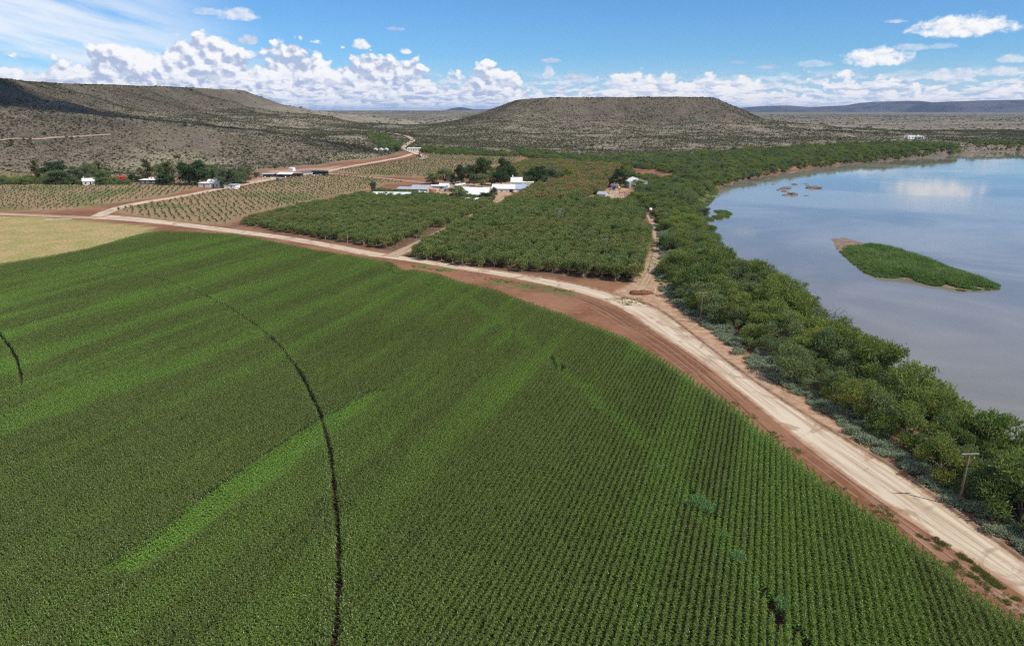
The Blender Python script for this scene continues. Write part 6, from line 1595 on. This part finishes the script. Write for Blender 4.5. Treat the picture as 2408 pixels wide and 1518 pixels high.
# ------------------------------------------------------------------ power line and posts
def power_pole(loc, rz, h, label, arm=2.3, parent_group=None):
    e = empty('power_pole', loc, rz, label=label, cat='power pole')
    MB().cyl((0, 0, -.6), (0, 0, h), .15, .10, n=10).build('pole', 'pole_wood', e, True)
    a = MB().box(-arm / 2, arm / 2, -.16, -.05, h - .32, h - .16).build('crossarm', 'arm_wood', e)
    for x in (-arm / 2 + .12, .0, arm / 2 - .12):
        MB().cyl((x, -.1, h - .16), (x, -.1, h + .05), .03, n=6).cyl((x, -.1, h + .03), (x, -.1, h + .20), .07, .05, n=8).build('insulator', 'porcelain', a)
    return e
pA = P(2253, 1191); pB = P(1646, 761)
dirp = atan2(pB[1] - pA[1], pB[0] - pA[0]); rzp = radians(3)
power_pole((*pA, 0), rzp, 8.1, 'wooden power pole by the thicket nearest the camera, casting its shadow across the road'); power_pole((*pB, 0), rzp, 8.2, 'wooden power pole at the road bend where the thicket begins')
pC = P(1423, 560, 9.0); power_pole((*pC, 0), rzp, 9.0, 'thin wooden power pole rising out of the orchard'); pZ = pA + (pA - pB) * .95
power_pole((*pZ, 0), rzp, 8.1, 'wooden power pole beyond the frame edge along the road') if False else None
def wires(a, b, ha, hb, label):
    o = MB()
    for s_ in (-1.03, 0, 1.03):
        pts_ = []
        for i in range(13):
            t = i / 12; off = np.array([cos(rzp), sin(rzp)]) * s_
            q = a * (1 - t) + b * t + off
            pts_.append((q[0], q[1] - .1, ha * (1 - t) + hb * t + .18 - 1.1 * 4 * t * (1 - t)))
        for p0, p1 in zip(pts_[:-1], pts_[1:]): o.cyl(p0, p1, .011, n=3)
    w_ = o.build('power_line', 'porcelain'); set_props(w_, None, label, 'power line')
wires(pA, pB, 8.1, 8.2, 'three thin sagging wires between the two roadside power poles'); wires(pB, pC, 8.2, 9.0, 'three thin wires crossing from the road bend into the orchard'); wires(pA, pZ, 8.1, 8.1, 'three thin wires leaving the nearest power pole out of the frame')
def h_frame(loc, rz, h, label, w_=2.4):
    e = empty('twin_pole_frame', loc, rz, label=label, cat='power pole')
    for x in (-w_ / 2, w_ / 2): MB().cyl((x, 0, -.5), (x, 0, h), .14, .10, n=8).build('pole', 'pole_wood', e)
    for z in (h - .3, h - 2.2): MB().box(-w_ / 2 - .5, w_ / 2 + .5, -.2, -.1, z, z + .18).build('crossbar', 'arm_wood', e)
    for x in (-w_ / 2 - .3, 0, w_ / 2 + .3): MB().cyl((x, -.15, h - .12), (x, -.15, h + .2), .07, n=6).build('insulator', 'porcelain', e)
    MB().box(-.5, .5, -.7, -.2, h - 2.0, h - .9).build('switch_box', 'steel', e)
h_frame((*P(1316, 489.5, 9.0), 0), RZ, 9.0, 'twin-pole power structure standing in the mature orchard', 2.9); h_frame((*P(1290.5, 415.5, 8.5), 0), RZ, 8.5, 'twin-pole power structure in front of grey-dark trees', 2.6)
for px, py, hgt, lb in [(817.7, 574, 4.2, 'pale post standing at the front edge of the left orchard block'), (1533, 422, 5.0, 'lone dark post in the red earth clearing'), (980, 566, 2.4, 'short pale post beside the sandy orchard track')]:
    e = empty('post', tuple(PT(px, py)), 0, label=lb, cat='post'); MB().cyl((0, 0, -.3), (0, 0, hgt), .09, .07, n=7).build('shaft', 'arm_wood', e); MB().cyl((0, 0, hgt), (0, 0, hgt + .05), .10, n=7).build('cap', 'steel', e)
pf = empty('valve_marker', tuple(PT(1540, 688)), 0, label='short white standpipe beside the red soil heap', cat='standpipe'); MB().cyl((0, 0, -.2), (0, 0, 1.3), .11, n=8).build('pipe', 'paint_white', pf); MB().cyl((-.2, 0, 1.1), (.25, 0, 1.1), .07, n=8).build('valve', 'paint_red', pf)
pf = empty('irrigation_pipe', tuple(PT(137, 516)), radians(4), label='thin white irrigation pipe lying beside the reddish field track', cat='pipe'); MB().cyl((-6, 0, .12), (6, 0, .12), .10, n=8).build('pipe', 'paint_white', pf); MB().cyl((-6.1, 0, .12), (-5.9, 0, .12), .15, n=8).build('coupling', 'steel', pf)

# ------------------------------------------------------------------ rocks, driftwood, heaps and dead trees
def lump(name, seed, sx_, sy_, sz_, mat, rough=.35, sub=3):
    bm = bmesh.new(); bmesh.ops.create_icosphere(bm, subdivisions=sub, radius=1.0)
    co = np.array([v.co[:] for v in bm.verts])
    n_ = fbm(co[:, 0] * 1.0 + seed * 3.1, co[:, 1] * 1.0 + co[:, 2] * .8, .9, 4, seed) * 2 * rough + 1
    for v, k in zip(bm.verts, n_): v.co = Vector((v.co.x * sx_ * k, v.co.y * sy_ * k, v.co.z * sz_ * k))
    me = bpy.data.meshes.new(name); bm.to_mesh(me); bm.free(); me.materials.append(M[mat]); return me
ROCKS = [(1819, 434, 1.6, 1.2, .4, 'tiny lone rock, farthest left in the upper row'), (1848, 443, 8.0, 3.0, .8, 'long low grassy rock bar, largest of the river rocks on the left'), (1868, 434, 2.6, 2.0, .8, 'rock at the far tip of the long grassy bar'), (1830, 447, 1.6, 1.3, .5, 'small rock off the near end of the long grassy bar'),
         (1846, 450, 2.6, 1.8, .6, 'dark rock just below the long grassy bar'), (1849, 459, 3.4, 2.4, .7, 'wide flat dark rock in the lower row'), (1858, 455, 1.9, 1.5, .6, 'small greenish rock between two larger ones'), (1868, 458, 3.0, 2.4, 1.7, 'tallest dark rock in the lower row'),
         (1914, 442, 6.5, 3.4, 1.3, 'brown brush-covered mound of rock, rightmost large one'), (1896, 460, 2.4, 1.6, .35, 'thin flat rock at the right of the lower row'), (1896, 433, 2.2, 1.4, .3, 'thin flat rock above the brown mound'), (1900, 437, 1.4, 1.0, .3, 'tiny flat rock just above the brown mound')]
for i, (px, py, a, b, c, lb) in enumerate(ROCKS):
    q = P(px, py, WATER); o = link('rock', lump('rock', i + 1, a, b, c, 'rock', .55), None, (q[0], q[1], WATER + .02), i * .8); set_props(o, None, lb, 'rock', 'rocks in the river')
LOGS = [(1713, 432, 3.4, 1.6, 'large grey driftwood heap at the river bend'), (1697, 431, 2.0, 1.0, 'small grey driftwood left of the large heap'), (1752, 419, 2.2, 1.2, 'grey driftwood under the bank trees past the bend'), (1780, 415, 4.0, 1.3, 'long pale driftwood line on the far bank'), (1863, 399, 3.0, 1.3, 'pale driftwood jammed under the far bank trees'), (1682, 443, 2.0, 1.1, 'pale driftwood on the tip of the grassy spit'), (1648, 475, 2.4, .6, 'pale driftwood on the green spit')]
for i, (px, py, L_, h_, lb) in enumerate(LOGS):
    q = P(px, py, WATER + .2); rr_ = np.random.default_rng(70 + i); paths = []
    for k in range(14):
        a = rr_.random() * pi; c0 = np.array([rr_.normal() * L_ * .5, rr_.normal() * .6, rr_.random() * h_ * .7]); d = np.array([cos(a), sin(a) * .6, rr_.normal() * .35]) * L_ * rr_.uniform(.35, .75)
        paths.append((np.array([c0 - d / 2, c0 + rr_.normal(size=3) * .15, c0 + d / 2]), np.array([.16, .13, .05]) * rr_.uniform(.7, 1.5)))
    o = link('driftwood', mesh_np('driftwood', *tube_np(paths, 6), M['driftwood'], smooth=True), None, (q[0], q[1], WATER + .1)); set_props(o, None, lb, 'driftwood', 'driftwood on the bank')
q = P(1511, 690); o = link('soil_heap', lump('soil_heap', 31, 3.6, 1.7, .95, 'soil_heap', .5, 4), None, (q[0], q[1], .1), .1); set_props(o, None, 'dark red heap of dug soil beside the gravel road bend', 'soil heap')
def branchy(seed, h, spread, n=9, r0=.16):
    rr_ = np.random.default_rng(seed); paths = [(np.array([(0, 0, -.3), (.1, 0, h * .2), (.0, .1, h * .4)]), np.array([r0, r0 * .85, r0 * .6]))]
    def grow(p, d, L_, r, lev):
        pts_ = [p]; 
        for s_ in range(4): d = unit(d + rr_.normal(size=3) * .28); p = p + d * L_ / 4; pts_.append(p)
        paths.append((np.array(pts_), np.linspace(r, r * .45, 5)))
        if lev:
            for _ in range(3): k = rr_.integers(1, 5); grow(pts_[k], unit(d + rr_.normal(size=3) * .75), L_ * .6, r * .5, lev - 1)
    for k in range(n):
        a = 2 * pi * k / n + rr_.normal() * .3; grow(np.array([.0, .0, h * rr_.uniform(.2, .42)]), unit(np.array([cos(a) * spread, sin(a) * spread, rr_.uniform(.5, 1.5)])), h * rr_.uniform(.45, .75), r0 * .5, 2)
    return tube_np(paths, 5)
for i, (px, py, z, h_, lb, lean) in enumerate([(1936, 742, 2.2, 5.6, 'bare dead tree leaning out over the river above the thicket', .55), (2085, 852, 2.5, 3.4, 'small bare dead tree on the river edge of the thicket', .5)]):
    x, y = P(px, py, z); zz = hz(x, y); e = empty('dead_tree', (x, y, max(zz, WATER)), 0, label=lb, cat='dead tree'); e.rotation_euler = (0, lean * .6, 0)
    e.scale = (1, 1, 1); V, F = branchy(80 + i, h_ + (z - zz) * .5, 1.0, 7, .27); link('trunk', mesh_np('dead_trunk', V, F, M['bark'], smooth=True), e)
o_q = P(2022, 806, 2.6); V, F = branchy(85, 2.6, 1.2, 4, .12); o = link('dead_branch', mesh_np('dead_branch', V, F, M['driftwood'], smooth=True), None, (o_q[0], o_q[1], 1.6)); o.rotation_euler = (.3, .9, .4); set_props(o, None, 'bleached white dead branch lying on the thicket crowns', 'dead branch')
for i, (px, py, z, s_) in enumerate([(1716, 724, 3.0, 3.6), (1960, 900, 3.0, 3.4)]):
    x, y = P(px, py, z); e = empty('dead_tree', (x, y, hz(x, y)), 0, label=['grey leafless tree inside the thicket past the far roadside pole', 'grey leafless tree in the middle of the thicket'][i], cat='dead tree'); V, F = branchy(90 + i, 5.2, .8, 9, .13); link('trunk', mesh_np('dead_trunk', V, F, M['dead_twig'], smooth=True), e)
q = P(1530, 410); V, F = branchy(95, 1.4, 2.5, 14, .10); o = link('brush_pile', mesh_np('brush_pile', V, F, M['bark'], smooth=True), None, (q[0], q[1], 0)); o.scale = (2.2, 4.5, .9); set_props(o, None, 'dark pile of cut brush on the red earth clearing', 'brush pile')
o = link('dry_shrub', crown_mesh('dry_shrub', 990, M['rust_leaf'] if 'rust_leaf' in M else M['soil_heap'], 'bush', 520), None, (*P(2127, 1117), .02)); o.scale = (.75, .75, .85); set_props(o, None, 'round rusty-brown dry shrub at the road edge', 'shrub')
o = link('flower_bush', crown_mesh('flower_bush', 991, M['bright_leaf'], 'bush', 420), None, (*P(2328, 1160, 2.6), 2.0)); o.scale = (.9, .9, 1.0); set_props(o, None, 'small bright yellow bush in the thicket near the nearest pole', 'bush')

# ------------------------------------------------------------------ a real cumulus high over the valley; its shadow lies on the left hills
def cumulus(cx_, cy_, cz_, ax_, ay_, seed, label, ang=0.0):
    rr_ = np.random.default_rng(seed); bm = bmesh.new()
    for k in range(60):
        t = rr_.uniform(-1, 1); x = t * ax_; y = rr_.normal() * ay_ * .38 * sqrt(max(.05, 1 - t * t)); r = ay_ * rr_.uniform(.30, .58) * (1.05 - .60 * t)
        bmesh.ops.create_icosphere(bm, subdivisions=2, radius=r, matrix=Matrix.Translation((x, y, r * rr_.uniform(.15, .55))) @ Matrix.Diagonal((1.35, 1.0, .75, 1)))
    me = bpy.data.meshes.new('cloud'); bm.to_mesh(me); bm.free(); me.materials.append(M['cloud']); me.polygons.foreach_set('use_smooth', [True] * len(me.polygons))
    o = link('cloud', me, None, (cx_, cy_, cz_), ang); return set_props(o, None, label, 'cloud')
def cloud_build(g):
    m_ = g.node('ShaderNodeMixShader', {0: 0.81}); d_ = g.node('ShaderNodeBsdfDiffuse', {'Color': (0.95, 0.95, 0.95, 1)}); t_ = g.node('ShaderNodeBsdfTransparent')
    g.l.new(d_.outputs[0], m_.inputs[1]); g.l.new(t_.outputs[0], m_.inputs[2]); return m_
M['cloud'] = material('cloud_white', cloud_build)
CZ = 1000.0; off = SUN_H * (CZ / tan(SUN_EL))
cumulus(-470 + off.x, 805 + off.y, CZ, 340, 120, 3, 'white cumulus overhead whose shadow lies along the left hill', radians(-6))

# ------------------------------------------------------------------ air
hz_me = MB().box(-46000, 46000, -2000, 61000, -7.5, 300).v
def haze_box():
    me = bpy.data.meshes.new('haze')
    me.from_pydata(hz_me, [], [(0, 3, 2, 1), (4, 5, 6, 7), (0, 1, 5, 4), (1, 2, 6, 5), (2, 3, 7, 6), (3, 0, 4, 7)])
    m_ = bpy.data.materials.new('haze'); m_.use_nodes = True; g = G(m_.node_tree)
    v = g.node('ShaderNodeVolumePrincipled', {'Color': (0.50, 0.68, 1.0, 1), 'Density': 2.6e-5, 'Anisotropy': 0.0})
    o_ = g.node('ShaderNodeOutputMaterial'); g.l.new(v.outputs[0], o_.inputs['Volume'])
    me.materials.append(m_)
    return set_props(link('haze', me), 'stuff', 'thin blue haze of air over the plain')
haze_box()
